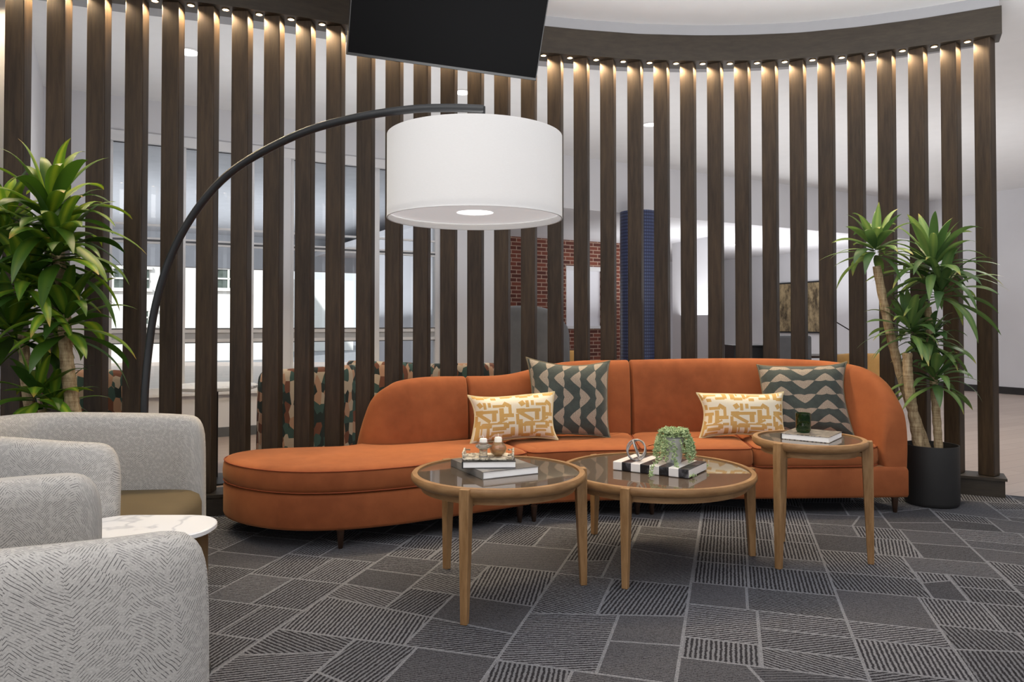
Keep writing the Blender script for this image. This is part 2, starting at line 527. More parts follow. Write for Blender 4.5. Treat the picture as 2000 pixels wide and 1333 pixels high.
# leaves: UV.x across, UV.y along
def leaf_mat(name, c_dark, c_mid, c_stripe, tip, amount):
    t = NT(name)
    tc = t.n('ShaderNodeTexCoord'); sp = t.n('ShaderNodeSeparateXYZ'); t.l(tc.outputs['UV'], sp.inputs[0])
    a = t.math('ABSOLUTE', t.math('SUBTRACT', t.math('FRACT', sp.outputs[0]), .5))
    idn = t.math('FLOOR', sp.outputs[0])
    wn = t.n('ShaderNodeTexWhiteNoise'); wn.noise_dimensions = '1D'; t.l(idn, wn.inputs['W'])
    rnd = wn.outputs[0]
    lines = t.ramp(t.noise(40, 2, (3, .1, 1), coord='UV'), .35, .65)
    stripe = t.math('MULTIPLY', t.ramp(a, .26, .05), t.math('MULTIPLY', t.math('ADD', t.math('MULTIPLY', lines, .5), .5), amount))
    base = t.mix(rnd, c_dark, c_mid)
    col = t.mix(t.math('MULTIPLY', stripe, t.ramp(rnd, .15, .7)), base, c_stripe)
    tipf = t.math('MULTIPLY', t.ramp(sp.outputs[1], .86, .98), t.math('GREATER_THAN', rnd, .5))
    t.l(t.mix(tipf, col, tip), t.b.inputs['Base Color'])
    t.b.inputs['Roughness'].default_value = .42
    # thin leaf: some light passes through
    tl = t.n('ShaderNodeBsdfTranslucent'); mx = t.n('ShaderNodeMixShader'); mx.inputs[0].default_value = .3
    t.l(col, tl.inputs[0]); t.l(t.b.outputs[0], mx.inputs[1]); t.l(tl.outputs[0], mx.inputs[2]); t.l(mx.outputs[0], t.out.inputs[0])
    return t.m
M['leaf_l'] = leaf_mat('variegated_dracaena_leaf', srgb(44, 76, 24), srgb(100, 142, 38), srgb(178, 194, 56), srgb(168, 132, 66), .8)
M['leaf_r'] = leaf_mat('green_dracaena_leaf', srgb(58, 90, 50), srgb(116, 150, 82), srgb(168, 188, 104), srgb(186, 168, 92), .5)
t = NT('succulent_leaf')
t.l(t.mix(t.ramp(t.noise(60, 2), .3, .7), srgb(116, 142, 92), srgb(178, 194, 146)), t.b.inputs['Base Color'])
t.b.inputs['Roughness'].default_value = .5
M['succ'] = t.m

# lamp shade
t = NT('white_linen_shade')
wv = t.noise(90, 2, (1, 1, 8))
t.l(t.mix(wv, srgb(214, 214, 215), srgb(224, 224, 225)), t.b.inputs['Base Color'])
t.b.inputs['Roughness'].default_value = .9
t.b.inputs['Emission Color'].default_value = (1, .985, .965, 1)
t.b.inputs['Emission Strength'].default_value = .10
tl = t.n('ShaderNodeBsdfTranslucent'); tl.inputs[0].default_value = (.9, .89, .87, 1)
mx = t.n('ShaderNodeMixShader'); mx.inputs[0].default_value = .2
t.l(t.b.outputs[0], mx.inputs[1]); t.l(tl.outputs[0], mx.inputs[2]); t.l(mx.outputs[0], t.out.inputs[0])
M['shade'] = t.m
M['diffuser'] = emis('frosted_diffuser', (.6, .6, .61), .62)
M['bulb_glow'] = emis('lamp_aperture', (1, .99, .97), 2.2)

# green glass
def glass(name, col, rough=.05):
    t = NT(name)
    t.l(t.mix(t.noise(4, 2), tuple(c * .9 for c in col), col), t.b.inputs['Base Color'])
    t.b.inputs['Transmission Weight'].default_value = .85
    t.b.inputs['Roughness'].default_value = rough
    return t.m
M['green_glass'] = glass('dark_green_glass', srgb(58, 96, 52))
M['smoke_glass'] = glass('smoky_votive_glass', srgb(214, 208, 198))
M['amber_glass'] = glass('amber_votive_glass', srgb(226, 198, 158))

# striped box
t = NT('black_white_bone_inlay')
tc = t.n('ShaderNodeTexCoord'); sp = t.n('ShaderNodeSeparateXYZ'); t.l(tc.outputs['Object'], sp.inputs[0])
k = t.math('GREATER_THAN', t.math('FRACT', t.math('MULTIPLY', t.math('ADD', sp.outputs[0], .2), 10.0)), .5)
mr = t.noise(14, 6, rough=.7)
dk = t.mix(t.ramp(mr, .5, .62), srgb(28, 28, 32), srgb(92, 92, 98))
t.l(t.mix(k, srgb(226, 224, 224), dk), t.b.inputs['Base Color']); t.b.inputs['Roughness'].default_value = .3
M['striped'] = t.m

# book covers
def cover(name, a, b, scale, stretch=(1, 1, 1)):
    t = NT(name)
    t.l(t.mix(t.ramp(t.noise(scale, 4, stretch), .47, .53), a, b), t.b.inputs['Base Color'])
    t.b.inputs['Roughness'].default_value = .35
    return t.m
M['cover_grey'] = cover('grey_photo_cover', srgb(150, 146, 142), srgb(110, 106, 104), 9)
M['cover_black2'] = cover('grey_sheen_cover', srgb(126, 124, 122), srgb(96, 94, 93), 5)
M['cover_black'] = cover('black_cover', srgb(26, 26, 28), srgb(52, 52, 54), 12)
M['cover_dark'] = cover('dark_woven_cover', srgb(44, 40, 38), srgb(150, 140, 126), 26, (1, 5, 1))
M['bead'] = cover('cream_beadwork', srgb(216, 208, 190), srgb(120, 112, 98), 60)

# picture
t = NT('brown_painting')
n1 = t.noise(5, 8, (1, 1, .5), rough=.75)
t.l(t.mix(t.ramp(n1, .4, .6), srgb(66, 54, 36), srgb(172, 152, 116)), t.b.inputs['Base Color']); t.b.inputs['Roughness'].default_value = .35
M['art'] = t.m

# plank floor
t = NT('light_plank_floor')
tc = t.n('ShaderNodeTexCoord'); mp = t.n('ShaderNodeMapping'); mp.inputs['Rotation'].default_value = (0, 0, R(-29))
t.l(tc.outputs['Object'], mp.inputs[0])
bk = t.n('ShaderNodeTexBrick'); bk.inputs['Scale'].default_value = 1; bk.inputs['Brick Width'].default_value = 1.3; bk.inputs['Row Height'].default_value = .17; bk.inputs['Mortar Size'].default_value = .003
bk.inputs['Color1'].default_value = (*srgb(164, 148, 139), 1); bk.inputs['Color2'].default_value = (*srgb(176, 161, 152), 1); bk.inputs['Mortar'].default_value = (*srgb(136, 120, 112), 1)
t.l(mp.outputs[0], bk.inputs[0])
gr = t.noise(4, 5, (1, 14, 1))
t.l(t.mix(t.math('MULTIPLY', gr, .35), bk.outputs[0], srgb(132, 116, 106)), t.b.inputs['Base Color'])
t.b.inputs['Roughness'].default_value = .4
M['planks'] = t.m

# carpet: stripe direction and kind are stored per patch
t = NT('patchwork_carpet')
def attr(nm):
    a = t.n('ShaderNodeAttribute'); a.attribute_name = nm; return a.outputs['Fac']
CA, SA, KIND, BORD, TONE = attr('ca'), attr('sa'), attr('kind_'), attr('border'), attr('tone')
tc = t.n('ShaderNodeTexCoord'); sp = t.n('ShaderNodeSeparateXYZ'); t.l(tc.outputs['Object'], sp.inputs[0])
p = t.math('ADD', t.math('MULTIPLY', sp.outputs[0], CA), t.math('MULTIPLY', sp.outputs[1], SA))
jit = t.noise(55, 2)
jit2 = t.noise(170, 2)
pw = t.math('ADD', p, t.math('ADD', t.math('MULTIPLY', t.math('SUBTRACT', jit, .5), .009), t.math('MULTIPLY', t.math('SUBTRACT', jit2, .5), .010)))
wide = t.math('SINE', t.math('MULTIPLY', pw, 2 * PI / .0175))
fine = t.math('SINE', t.math('MULTIPLY', pw, 2 * PI / .0125))
s1 = t.ramp(wide, -.35, .45); s2 = t.ramp(fine, -.6, .6)
spk = t.ramp(t.noise(210, 3, rough=.7), .40, .60)
s2 = t.math('ADD', t.math('MULTIPLY', s2, .6), t.math('MULTIPLY', spk, .4))
s2 = t.math('MULTIPLY', s2, .66)
st = t.math('ADD', t.math('MULTIPLY', s1, t.math('SUBTRACT', 1.0, KIND)), t.math('MULTIPLY', s2, KIND))
dkc = t.mix(TONE, srgb(27, 28, 32), srgb(38, 38, 43))
ltc = t.mix(TONE, srgb(108, 110, 117), srgb(128, 130, 137))
c1 = t.mix(st, dkc, ltc)
c2 = t.mix(t.math('MULTIPLY', spk, .4), c1, srgb(84, 82, 87))
c3 = t.mix(BORD, c2, t.mix(spk, srgb(102, 104, 110), srgb(136, 138, 145)))
t.l(c3, t.b.inputs['Base Color'])
t.b.inputs['Roughness'].default_value = 1.0
t.b.inputs['Specular IOR Level'].default_value = .05
t.bump(t.math('ADD', st, spk), .5, .004)
M['carpet'] = t.m

# ------------------------------------------------------------------ plan data
# screen arc: depth Y by pixel column of the slats' front left edge
ARC_Y = [(-200, 4.02), (0, 4.27), (85, 4.36), (164, 4.44), (312, 4.57), (430, 4.68), (560, 4.84), (694, 5.03), (806, 5.19), (964, 5.41), (1110, 5.56), (1226, 5.65), (1350, 5.69), (1450, 5.68), (1543, 5.64), (1656, 5.54), (1775, 5.40), (1904, 5.22), (2000, 5.07)]
NU = [(-200, -14), (0, -10), (85, -9), (560, 2), (1000, 12.5), (1350, 27), (1540, 34), (1714, 42), (1904, 51)]
SLAT_PX = [-164, -78, 2, 84, 163.5, 239, 311, 381, 448.5, 512, 574.5, 634.5, 694.5, 751, 806, 859, 912, 964.5, 1017, 1069, 1120.5, 1172.5, 1226, 1277.5, 1329.5, 1382.5, 1436, 1489.5, 1544, 1599.5, 1657.5, 1716.5, 1777.5, 1841, 1906.5]
# (measured near mid height)
BEAM_B, BEAM_T, CEIL, PL_H = 3.20, 3.395, 3.475, .14
SL_W = .104

def slat_frame(px):
    Y = lerp_tab(ARC_Y, px)
    X = (px - 1000) / F_PX * Y
    nu = R(lerp_tab(NU, px))
    tdir = Vector((math.cos(nu), -math.sin(nu), 0)); back = Vector((math.sin(nu), math.cos(nu), 0))
    c = Vector((X, Y, 0)) + tdir * SL_W / 2 + back * SL_W / 2
    return c, nu
slat_c = [slat_frame(p) for p in SLAT_PX]
arc = catmull([c for c, n in slat_c], 2)
def arc_off(pts, d, z):
    out = []
    for i, p in enumerate(pts):
        a = pts[max(0, i - 1)]; b = pts[min(len(pts) - 1, i + 1)]
        tt = (b - a).normalized(); nn = Vector((-tt.y, tt.x, 0))
        out.append(Vector((p.x + nn.x * d, p.y + nn.y * d, z)))
    return out
# extend ends a little
e0 = (arc[0] - arc[1]).normalized(); e1 = (arc[-1] - arc[-2]).normalized()
arc_x = [arc[0] + e0 * .09] + arc + [arc[-1] + e1 * .085]
def arc_box(d0, d1, z0, z1, pts=None):
    pts = pts or arc_x
    m = MB()
    A, B = arc_off(pts, d0, z0), arc_off(pts, d1, z0)
    n = len(pts)
    vs = []
    for a, b in zip(A, B):
        vs += [(a.x, a.y, z0), (b.x, b.y, z0), (b.x, b.y, z1), (a.x, a.y, z1)]
    fs = []
    for i in range(n - 1):
        for k in range(4):
            fs.append((i * 4 + k, i * 4 + (k + 1) % 4, (i + 1) * 4 + (k + 1) % 4, (i + 1) * 4 + k))
    fs.append((0, 1, 2, 3)); fs.append(tuple((n - 1) * 4 + k for k in (3, 2, 1, 0)))
    return m.add(vs, fs)

# window wall frame
AL = math.atan(.56)
ES = Vector((math.cos(AL), math.sin(AL), 0)); ET = Vector((-math.sin(AL), math.cos(AL), 0))
def w_hit(px, t=0.0):
    """point of the window wall plane (shifted t away) seen at column px"""
    k = (px - 1000) / F_PX
    # Y = 9.598 + .56 X (+ t)
    c = 9.598 + t / math.cos(AL)
    Y = c / (1 - .56 * k)
    return Vector((k * Y, Y, 0))
W0 = w_hit(80)
def ws(px, t=0.0): return (w_hit(px, t) - W0).dot(ES)
def wbox(m, s0, s1, t0, t1, z0, z1):
    c = W0 + ES * (s0 + s1) / 2 + ET * (t0 + t1) / 2
    m.box((c.x, c.y, (z0 + z1) / 2), (abs(s1 - s0), abs(t1 - t0), z1 - z0), AL)
    return m
# right wall: X = 15.49 - .56 Y
def r_hit(px):
    k = (px - 1000) / F_PX
    Y = 15.49 / (k + .56)
    return Vector((k * Y, Y, 0))
RC = Vector((7.70, 13.91, 0))      # corner of window wall line and right wall
ER = Vector((.56, -1, 0)).normalized()

# ------------------------------------------------------------------ setting
# wood floor under everything, carpet on top
m = MB(); m.box((4, 8, -.05), (34, 30, .1)); struct(m.build('floor', M['planks'], origin=(0, 0, 0)))

# carpet patchwork
def clip_poly(poly, a, b):
    """keep the part of poly right of directed line a->b"""
    out = []
    def side(p): return (b[0] - a[0]) * (p[1] - a[1]) - (b[1] - a[1]) * (p[0] - a[0])
    n = len(poly)
    for i in range(n):
        p, q = poly[i], poly[(i + 1) % n]
        sp_, sq = side(p), side(q)
        if sp_ <= 0: out.append(p)
        if (sp_ < 0 and sq > 0) or (sp_ > 0 and sq < 0):
            k = sp_ / (sp_ - sq)
            out.append((p[0] + (q[0] - p[0]) * k, p[1] + (q[1] - p[1]) * k))
    return out
def area(poly):
    return .5 * sum(poly[i][0] * poly[(i + 1) % len(poly)][1] - poly[(i + 1) % len(poly)][0] * poly[i][1] for i in range(len(poly)))
def inset(poly, d):
    if area(poly) < 0: poly = poly[::-1]
    res = poly
    n = len(poly)
    for i in range(n):
        a, b = poly[i], poly[(i + 1) % n]
        L = math.hypot(b[0] - a[0], b[1] - a[1])
        if L < 1e-6: continue
        nx, ny = -(b[1] - a[1]) / L, (b[0] - a[0]) / L
        a2 = (a[0] + nx * d, a[1] + ny * d); b2 = (b[0] + nx * d, b[1] + ny * d)
        res = clip_poly(res, b2, a2)
        if len(res) < 3: return None
    return res
rnd = random.Random(11)
CR = R(-16.4)
cR, sR = math.cos(CR), math.sin(CR)
def c2w(u, v): return (u * cR - v * sR, u * sR + v * cR)
cells = []
def split(q, depth):
    # q: 4 corners (u,v) in order ll, lr, ur, ul
    w = (math.dist(q[0], q[1]) + math.dist(q[3], q[2])) / 2; h = (math.dist(q[0], q[3]) + math.dist(q[1], q[2])) / 2
    if (w < .40 and h < .34) or (depth > 1 and w * h < .22 and rnd.random() < .3) or w * h < .05:
        cells.append([c2w(*p) for p in q]); return
    L = lambda a_, b_, t_: (a_[0] + (b_[0] - a_[0]) * t_, a_[1] + (b_[1] - a_[1]) * t_)
    t0 = rnd.uniform(.34, .66); t1 = t0
    if rnd.random() < .24: t1 = min(.8, max(.2, t0 + rnd.choice((-1, 1)) * rnd.uniform(.14, .34)))
    if w > h * rnd.uniform(.75, 1.15):
        if rnd.random() < .6: t1 = t0
        a_, b_ = L(q[0], q[1], t0), L(q[3], q[2], t1)
        split([q[0], a_, b_, q[3]], depth + 1); split([a_, q[1], q[2], b_], depth + 1)
    else:
        a_, b_ = L(q[0], q[3], t0), L(q[1], q[2], t1)
        split([q[0], q[1], b_, a_], depth + 1); split([a_, b_, q[2], q[3]], depth + 1)
u = -5.5
while u < 6.5:
    w = rnd.choice((.62, .78, .9, .5))
    v = -2.0 - rnd.random()
    while v < 8.5:
        h = rnd.choice((.8, .95, 1.15))
        split([(u, v), (u + w, v), (u + w, v + h), (u, v + h)], 0)
        v += h
    u += w
edge = [(p.x, p.y) for p in arc_off(arc_x, .02, 0)]
edge = [(edge[0][0] - 1.5, edge[0][1] - 1.2)] + edge[::4] + [edge[-1], (edge[-1][0] + 4, edge[-1][1] - 1.9)]
cv, cf, at = [], [], []
def put(poly, ca, sa, kd, bd, tn, z):
    o = len(cv)
    cv.extend((p[0], p[1], z) for p in poly); cf.append(tuple(range(o, o + len(poly)))); at.append((ca, sa, kd, bd, tn))
for q in cells:
    ok = q
    for a, b in zip(edge, edge[1:]):
        ok = clip_poly(ok, a, b)
        if len(ok) < 3: break
    if len(ok) < 3 or abs(area(ok)) < 1e-4: continue
    cx = sum(p[0] for p in ok) / len(ok); cy = sum(p[1] for p in ok) / len(ok)
    if cy < .2 or abs(cx) > 5.5: continue
    put(ok if area(ok) > 0 else ok[::-1], 1, 0, 0, 1, rnd.random(), .008)
    ins = inset(ok, .0062)
    if not ins: continue
    r_ = rnd.random()
    base = CR
    if r_ < .46: an, kd = base + R(rnd.choice((0, 0, 0, 8, -8))), 0
    elif r_ < .66: an, kd = base + R(rnd.choice((62, 70, 112, 120))), 0
    elif r_ < .86: an, kd = base + R(rnd.choice((65, 75, 108, 118))), rnd.choice((.25, .5, .7))
    else: an, kd = base + R(90), 1
    put(ins if area(ins) > 0 else ins[::-1], math.cos(an), math.sin(an), kd, 0, rnd.random(), .0085)
me = bpy.data.meshes.new('carpet')
me.from_pydata(cv, [], cf)
for i, nm in enumerate(('ca', 'sa', 'kind_', 'border', 'tone')):
    a = me.attributes.new(nm, 'FLOAT', 'FACE')
    a.data.foreach_set('value', [x[i] for x in at])
me.materials.append(M['carpet'])
o = bpy.data.objects.new('carpet', me); COL.objects.link(o)
tag(o, 'charcoal and grey patchwork carpet with striped patches under the seating area', 'carpet')

# ceiling and soffit ring, lower ceiling beyond the bulkhead
m = MB(); m.box((4, 5.5, CEIL + .05), (34, 23, .1)); struct(m.build('ceiling', M['ceil'], origin=(0, 0, 0)))
struct(arc_box(-.085, .74, BEAM_T, CEIL + .002, [arc[0] + e0 * 1.2] + arc_x[1:]).build('trim_1', M['soffit'], smooth=True))

# left wall from window wall corner to the screen
m = MB(); LW = Vector((.56, -1, 0)).normalized()
L1 = W0 + LW * 3.0
c = (W0 + L1) / 2 - Vector((LW.y, -LW.x, 0)) * -.06
mid = (W0 + L1) / 2 + Vector((LW.y, -LW.x, 0)).normalized() * .06
m.box((mid.x, mid.y, CEIL / 2), (3.0, .12, CEIL), math.atan2(LW.y, LW.x))
struct(m.build('wall_left', M['paint']))
# window wall
s_l, s_r = ws(207), ws(860)
s_end = ws(995)
m = MB()
wbox(m, -.1, s_l, 0, .2, 0, CEIL)
wbox(m, s_l, s_r, 0, .2, 3.11, CEIL)
wbox(m, s_l, s_r, 0, .2, 0, .47)
wbox(m, ws(547), ws(566), -.02, .2, .47, 3.11)
wbox(m, s_r, s_end, -.02, .25, 0, CEIL)
struct(m.build('wall_back', M['paint']))
# knee wall cap
m = MB(); wbox(m, s_l, s_r, -.05, .02, .45, .475); struct(m.build('trim_2', M['paint_white']))
m = MB(); wbox(m, s_l, s_end, -.02, 0.0, 0, .1); struct(m.build('baseboard_back', M['dark_line']))
m = MB(); wbox(m, s_l, s_r, -.022, .002, 3.03, 3.13); struct(m.build('trim_3', M['paint_white']))
bays = [(207, 352), (352, 487), (487, 547), (566, 735), (735, 860)]
for i, (a, b) in enumerate(bays):
    s0, s1 = ws(a), ws(b)
    fr = MB()
    for z0, z1 in ((.47, .53), (.99, 1.035), (1.10, 1.15), (2.02, 2.08), (2.20, 2.22), (3.03, 3.11)):
        wbox(fr, s0, s1, .05, .11, z0, z1)
    wbox(fr, s0, s0 + .05, .04, .12, .47, 3.11); wbox(fr, s1 - .05, s1, .04, .12, .47, 3.11)
    w_ = fr.build('window_%d' % (i + 1), M['paint_white']); struct(w_)
    g = MB(); wbox(g, s0 + .04, s1 - .04, .08, .088, .5, 3.08); g.build('window_glass', M['pane'], w_)
    g = MB(); wbox(g, s0 + .04, s1 - .04, .045, .05, 2.04, 2.06); wbox(g, s0 + .04, s1 - .04, .045, .05, .99, 1.0); wbox(g, s0 + .04, s1 - .04, .045, .05, 1.14, 1.15); wbox(g, s0 + .04, s1 - .04, .045, .05, 3.02, 3.03)
    g.build('gasket', M['dark_line'], w_)
    g = MB(); wbox(g, s0 + .05, s1 - .05, .06, .10, 1.035, 1.10); g.build('window_rail', M['grey_band'], w_)

# bulkhead over the opening, lower ceiling behind, right wall, far walls, brick
s_c = (RC - W0).dot(ES)
m = MB(); wbox(m, s_end, s_c, 0, .2, 2.76, CEIL); struct(m.build('trim_4', M['paint']))
m = MB(); wbox(m, s_end - .2, s_c + 3, .2, 9, 2.76, 2.86); struct(m.build('ceiling_low', M['paint']))
m = MB(); c = RC + ER * 3.0 + Vector((-ER.y, ER.x, 0)) * .1
m.box((c.x, c.y, CEIL / 2), (22, .2, CEIL), math.atan2(ER.y, ER.x)); struct(m.build('wall_right', M['paint']))
m = MB(); c = RC + ER * 3.0 - Vector((-ER.y, ER.x, 0)) * .012
m.box((c.x, c.y, .06), (22, .024, .12), math.atan2(ER.y, ER.x)); struct(m.build('baseboard_right', M['base_black']))
sb0, sb1 = ws(985, 3.2), ws(1232, 3.2)
wx0, wx1 = ws(1106, 3.2), ws(1176, 3.2)
m = MB()
wbox(m, sb0, wx0, 3.2, 3.4, 0, 2.78); wbox(m, wx1, sb1, 3.2, 3.4, 0, 2.78)
wbox(m, wx0, wx1, 3.2, 3.4, 0, 1.12); wbox(m, wx0, wx1, 3.2, 3.4, 2.28, 2.78)
bw = m.build('wall_brick', M['brick'], origin=tuple(W0 + ET * 3.2)); 
bw.data.transform(Matrix.Rotation(-AL, 4, 'Z')); bw.rotation_euler.z = AL; struct(bw)
m = MB(); wbox(m, wx0, wx1, 3.22, 3.3, 2.20, 2.28); wbox(m, wx0, wx1, 3.16, 3.3, 1.10, 1.15); wbox(m, wx0, wx0 + .03, 3.22, 3.3, 1.15, 2.2)
w_ = struct(m.build('window_6', M['paint_white']))
m = MB(); wbox(m, wx0 + .02, wx1, 3.27, 3.28, 1.14, 2.22); m.build('roller_blind', M['blind'], w_)
m = MB(); wbox(m, sb1 - .1, s_c + 3, 6.0, 6.2, 0, 2.8); struct(m.build('wall_far', M['paint']))
m = MB(); wbox(m, s_end - .05, s_end + .1, .2, 6.2, 0, 2.8); struct(m.build('wall_return', M['paint']))
# partition
pa, pb = Vector((1318 - 1000, 0, 0)), None
pa = Vector(((1320 - 1000) / F_PX * 14.5, 14.5, 0)); pb = Vector(((1402 - 1000) / F_PX * 13.2, 13.2, 0))
c = (pa + pb) / 2; d_ = pb - pa
m = MB(); m.box((c.x, c.y, 1.39), (d_.length, .15, 2.78), math.atan2(d_.y, d_.x)); struct(m.build('wall_partition', M['paint']))

# downlights in the background ceiling
def downlight(px, py, h, r, label, energy=16):
    p = at_h(px, py, h)
    root = empty('ceiling_downlight', (p.x, p.y, h), label, 'ceiling light', 'round downlights in the ceiling behind the screen')
    q = MB(); q.lathe([(r * 1.25, h - .001), (r * 1.25, h - .006), (r, h - .008), (r, h - .001)], (p.x, p.y, 0), 28); q.build('trim_ring', M['trim_ring'], root, smooth=True)
    q = MB(); q.lathe([(0.001, h - .004), (r, h - .004)], (p.x, p.y, 0), 28); q.build('lens', M['can_light'], root)
    l_ = light('SPOT', 'downlight_beam', (0, 0, -.03), energy, (1, .96, .9), (0, 0, 0), spot_size=R(150), spot_blend=.9, shadow_soft_size=r)
    l_.parent = root
DL = [(367, 101, CEIL, .085, 'large round downlight seen between the slats at upper left'),
      (903, 180, CEIL, .075, 'round downlight just above the arc lamp pole'),
      (1270, 243, CEIL, .075, 'round downlight between slats right of the lamp shade'),
      (1985, 376, CEIL, .10, 'round downlight near the right edge, beyond the slatted screen'),
      (1433, 478, 2.76, .09, 'small downlight in the lowered ceiling far behind the sofa')]
for a in DL: downlight(*a, energy=110 if a[0] > 1200 else 45)

# spots without fixtures, added right of the frame to brighten wall and floor
for i_, (x_, y_) in enumerate(((6.1, 7.6), (8.6, 10.6), (5.0, 6.2))):
    l_ = light('SPOT', 'lobby_fill_spot', (x_, y_, CEIL - .03), 125, (1, .97, .92), (0, 0, 0), spot_size=R(150), spot_blend=.9, shadow_soft_size=.08)

# ------------------------------------------------------------------ outdoors
m = MB(); c = W0 + ES * 8 + ET * 30.3
m.box((c.x, c.y, -.16), (90, 60, .3), AL); struct(m.build('ground', M['road']))
m = MB(); wbox(m, -6, s_r + 4, .22, 9, 3.15, 3.3); struct(m.build('canopy_ceiling', M['canopy']))
m = MB(); wbox(m, -6, s_r + 4, 9, 9.3, 2.42, 3.3); struct(m.build('canopy_fascia', M['canopy']))
def ext_building(s0, s1, tt, H, wins, label, m_=None):
    c = W0 + ES * (s0 + s1) / 2 + ET * tt
    root = empty('white_building', (c.x, c.y, 0), label, 'building')
    q = MB(); wbox(q, s0, s1, tt, tt + 6, 0, H); q.build('facade', m_ or M['facade'], root)
    for a, b, z0, z1 in wins:
        q = MB(); wbox(q, a, b, tt - .04, tt, z0, z1); f_ = q.build('window', M['facade_window'], root)
        q = MB(); wbox(q, a - .1, b + .1, tt - .08, tt - .0, z0 - .1, z0); wbox(q, a - .1, b + .1, tt - .08, tt, z1, z1 + .1); wbox(q, (a + b) / 2 - .03, (a + b) / 2 + .03, tt - .07, tt, z0, z1); wbox(q, a, b, tt - .07, tt, (z0 + z1) / 2 - .025, (z0 + z1) / 2 + .025)
        q.build('window_frame', M['facade'], f_)
    return root
T1 = 17
def zz(px, py, t): 
    p = w_hit(px, t); return CAM_H + (632 - py) / F_PX * p.y
ext_building(ws(120, T1), ws(520, T1), T1, 7, [(ws(222, T1), ws(290, T1), zz(255, 563, T1), zz(255, 526, T1)), (ws(412, T1), ws(478, T1), zz(445, 563, T1), zz(445, 527, T1)), (ws(282, T1), ws(300, T1), zz(290, 633, T1), zz(290, 608, T1))],
             'white clapboard building seen through the window left of the lamp pole')
ext_building(ws(560, 24), ws(690, 24), 24, 3.1, [(ws(640, 24), ws(655, 24), 1.5, 2.3)], 'low white gabled building outside, seen right of the window pillar')

# ------------------------------------------------------------------ slatted screen
root = empty('slatted_screen', (1.0, 5.6, 0), 'tall curved screen of dark stained wooden slats behind the orange sofa', 'room divider')
arc_box(-.10, .10, 0, PL_H - .018).build('plinth', M['plinth'], root)
arc_box(-.112, .112, PL_H - .018, PL_H, [arc_x[0]] + arc_x[1:-1] + [arc_x[-1] + e1 * .012]).build('plinth_cap', M['plinth'], root)
arc_box(-.092, .092, BEAM_B, BEAM_T, [arc_x[0]] + arc_x[1:-1] + [arc_x[-1] + e1 * .012]).build('header_beam', M['plinth'], root)
slm = MB(); slm.box((0, 0, (PL_H + BEAM_B) / 2), (SL_W, SL_W, BEAM_B - PL_H))
slat0 = slm.build('slat', M['slat'], bevel=.006, seg=2)
slat0.location = (0, 0, 0)
slat0.data.transform(Matrix.Translation((0, 0, (PL_H))))
slat0.location = (0, 0, 0)
# bake bevel by keeping the modifier on every copy
pl = MB(); pl.lathe([(.001, -.005), (.019, -.005)], (0, 0, 0), 20)
ph = MB(); ph.lathe([(.019, 0), (.019, -.006), (.025, -.006), (.025, 0)], (0, 0, 0), 20)
puck0 = ph.build('puck_light', M['brass'], smooth=True, origin=(0, 0, 0)); puck0.location = (0, 0, 0)
lens0 = pl.build('puck_lens', M['puck'], origin=(0, 0, 0)); lens0.parent = puck0
bulb_d = bpy.data.lights.new('puck_bulb', 'SPOT'); bulb_d.energy = 28; bulb_d.color = (1, .78, .50); bulb_d.shadow_soft_size = .014; bulb_d.spot_size = R(140); bulb_d.spot_blend = .6
prev = None
for i, (c, nu) in enumerate(slat_c):
    s_ = slat0 if i == 0 else slat0.copy()
    if i: COL.objects.link(s_)
    s_.parent = root
    s_.location = c - root.location; s_.rotation_euler = (0, 0, -nu)
    if prev is not None:
        q = (prev + c) / 2
        tt = (c - prev).normalized(); nn = Vector((-tt.y, tt.x, 0))
        q = q - nn * .035 + tt * .0
        k = puck0 if i == 1 else puck0.copy()
        if i > 1: COL.objects.link(k)
        k.parent = root; k.location = Vector((q.x, q.y, BEAM_B)) - root.location
        if i > 1:
            k2 = lens0.copy(); COL.objects.link(k2); k2.parent = k
        b_ = bpy.data.objects.new('puck_bulb', bulb_d); COL.objects.link(b_); b_.parent = k; b_.location = (0, 0, -.008)
    prev = c

# ------------------------------------------------------------------ sofa
sofa = empty('curved_sofa', (.3, 4.7, 0), 'long curved burnt orange velvet sofa with chaise end in front of the slatted screen', 'sofa')
front = [(2.50, 4.69), (1.93, 4.66), (1.279, 4.636), (.80, 4.62), (.55, 4.60), (.314, 4.557), (.115, 4.500), (-.149, 4.334), (-.403, 4.175), (-.60, 4.06), (-.821, 3.968), (-1.03, 3.93), (-1.22, 3.945), (-1.40, 4.02), (-1.56, 4.14), (-1.665, 4.29), (-1.685, 4.43), (-1.62, 4.56), (-1.48, 4.635), (-1.28, 4.68), (-1.05, 4.715)]
FR = [Vector((p[0], p[1], 0)) for p in front]
chaise_f = catmull(FR[6:], 6)           # from seam 1 round the chaise to the back
mid_f = catmull(FR[3:7], 6)
right_f = [Vector((2.50, 4.69, 0)), Vector((1.93, 4.66, 0)), Vector((1.279, 4.636, 0)), Vector((.80, 4.62, 0))]
inner = [(-1.03, 4.90), (-.96, 4.77), (-.80, 4.72), (-.64, 4.77), (-.47, 4.86), (-.28, 4.96), (0, 5.06), (.4, 5.18), (.85, 5.26), (1.45, 5.29), (1.92, 5.21), (2.18, 5.07), (2.30, 4.90), (2.34, 4.76), (2.345, 4.70)]
HT = [.44, .70, .80, .84, .85, .845, .85, .93, .94, .95, .95, .935, .885, .755, .60]
IN = catmull([(x, y, h) for (x, y), h in zip(inner, HT)], 8)
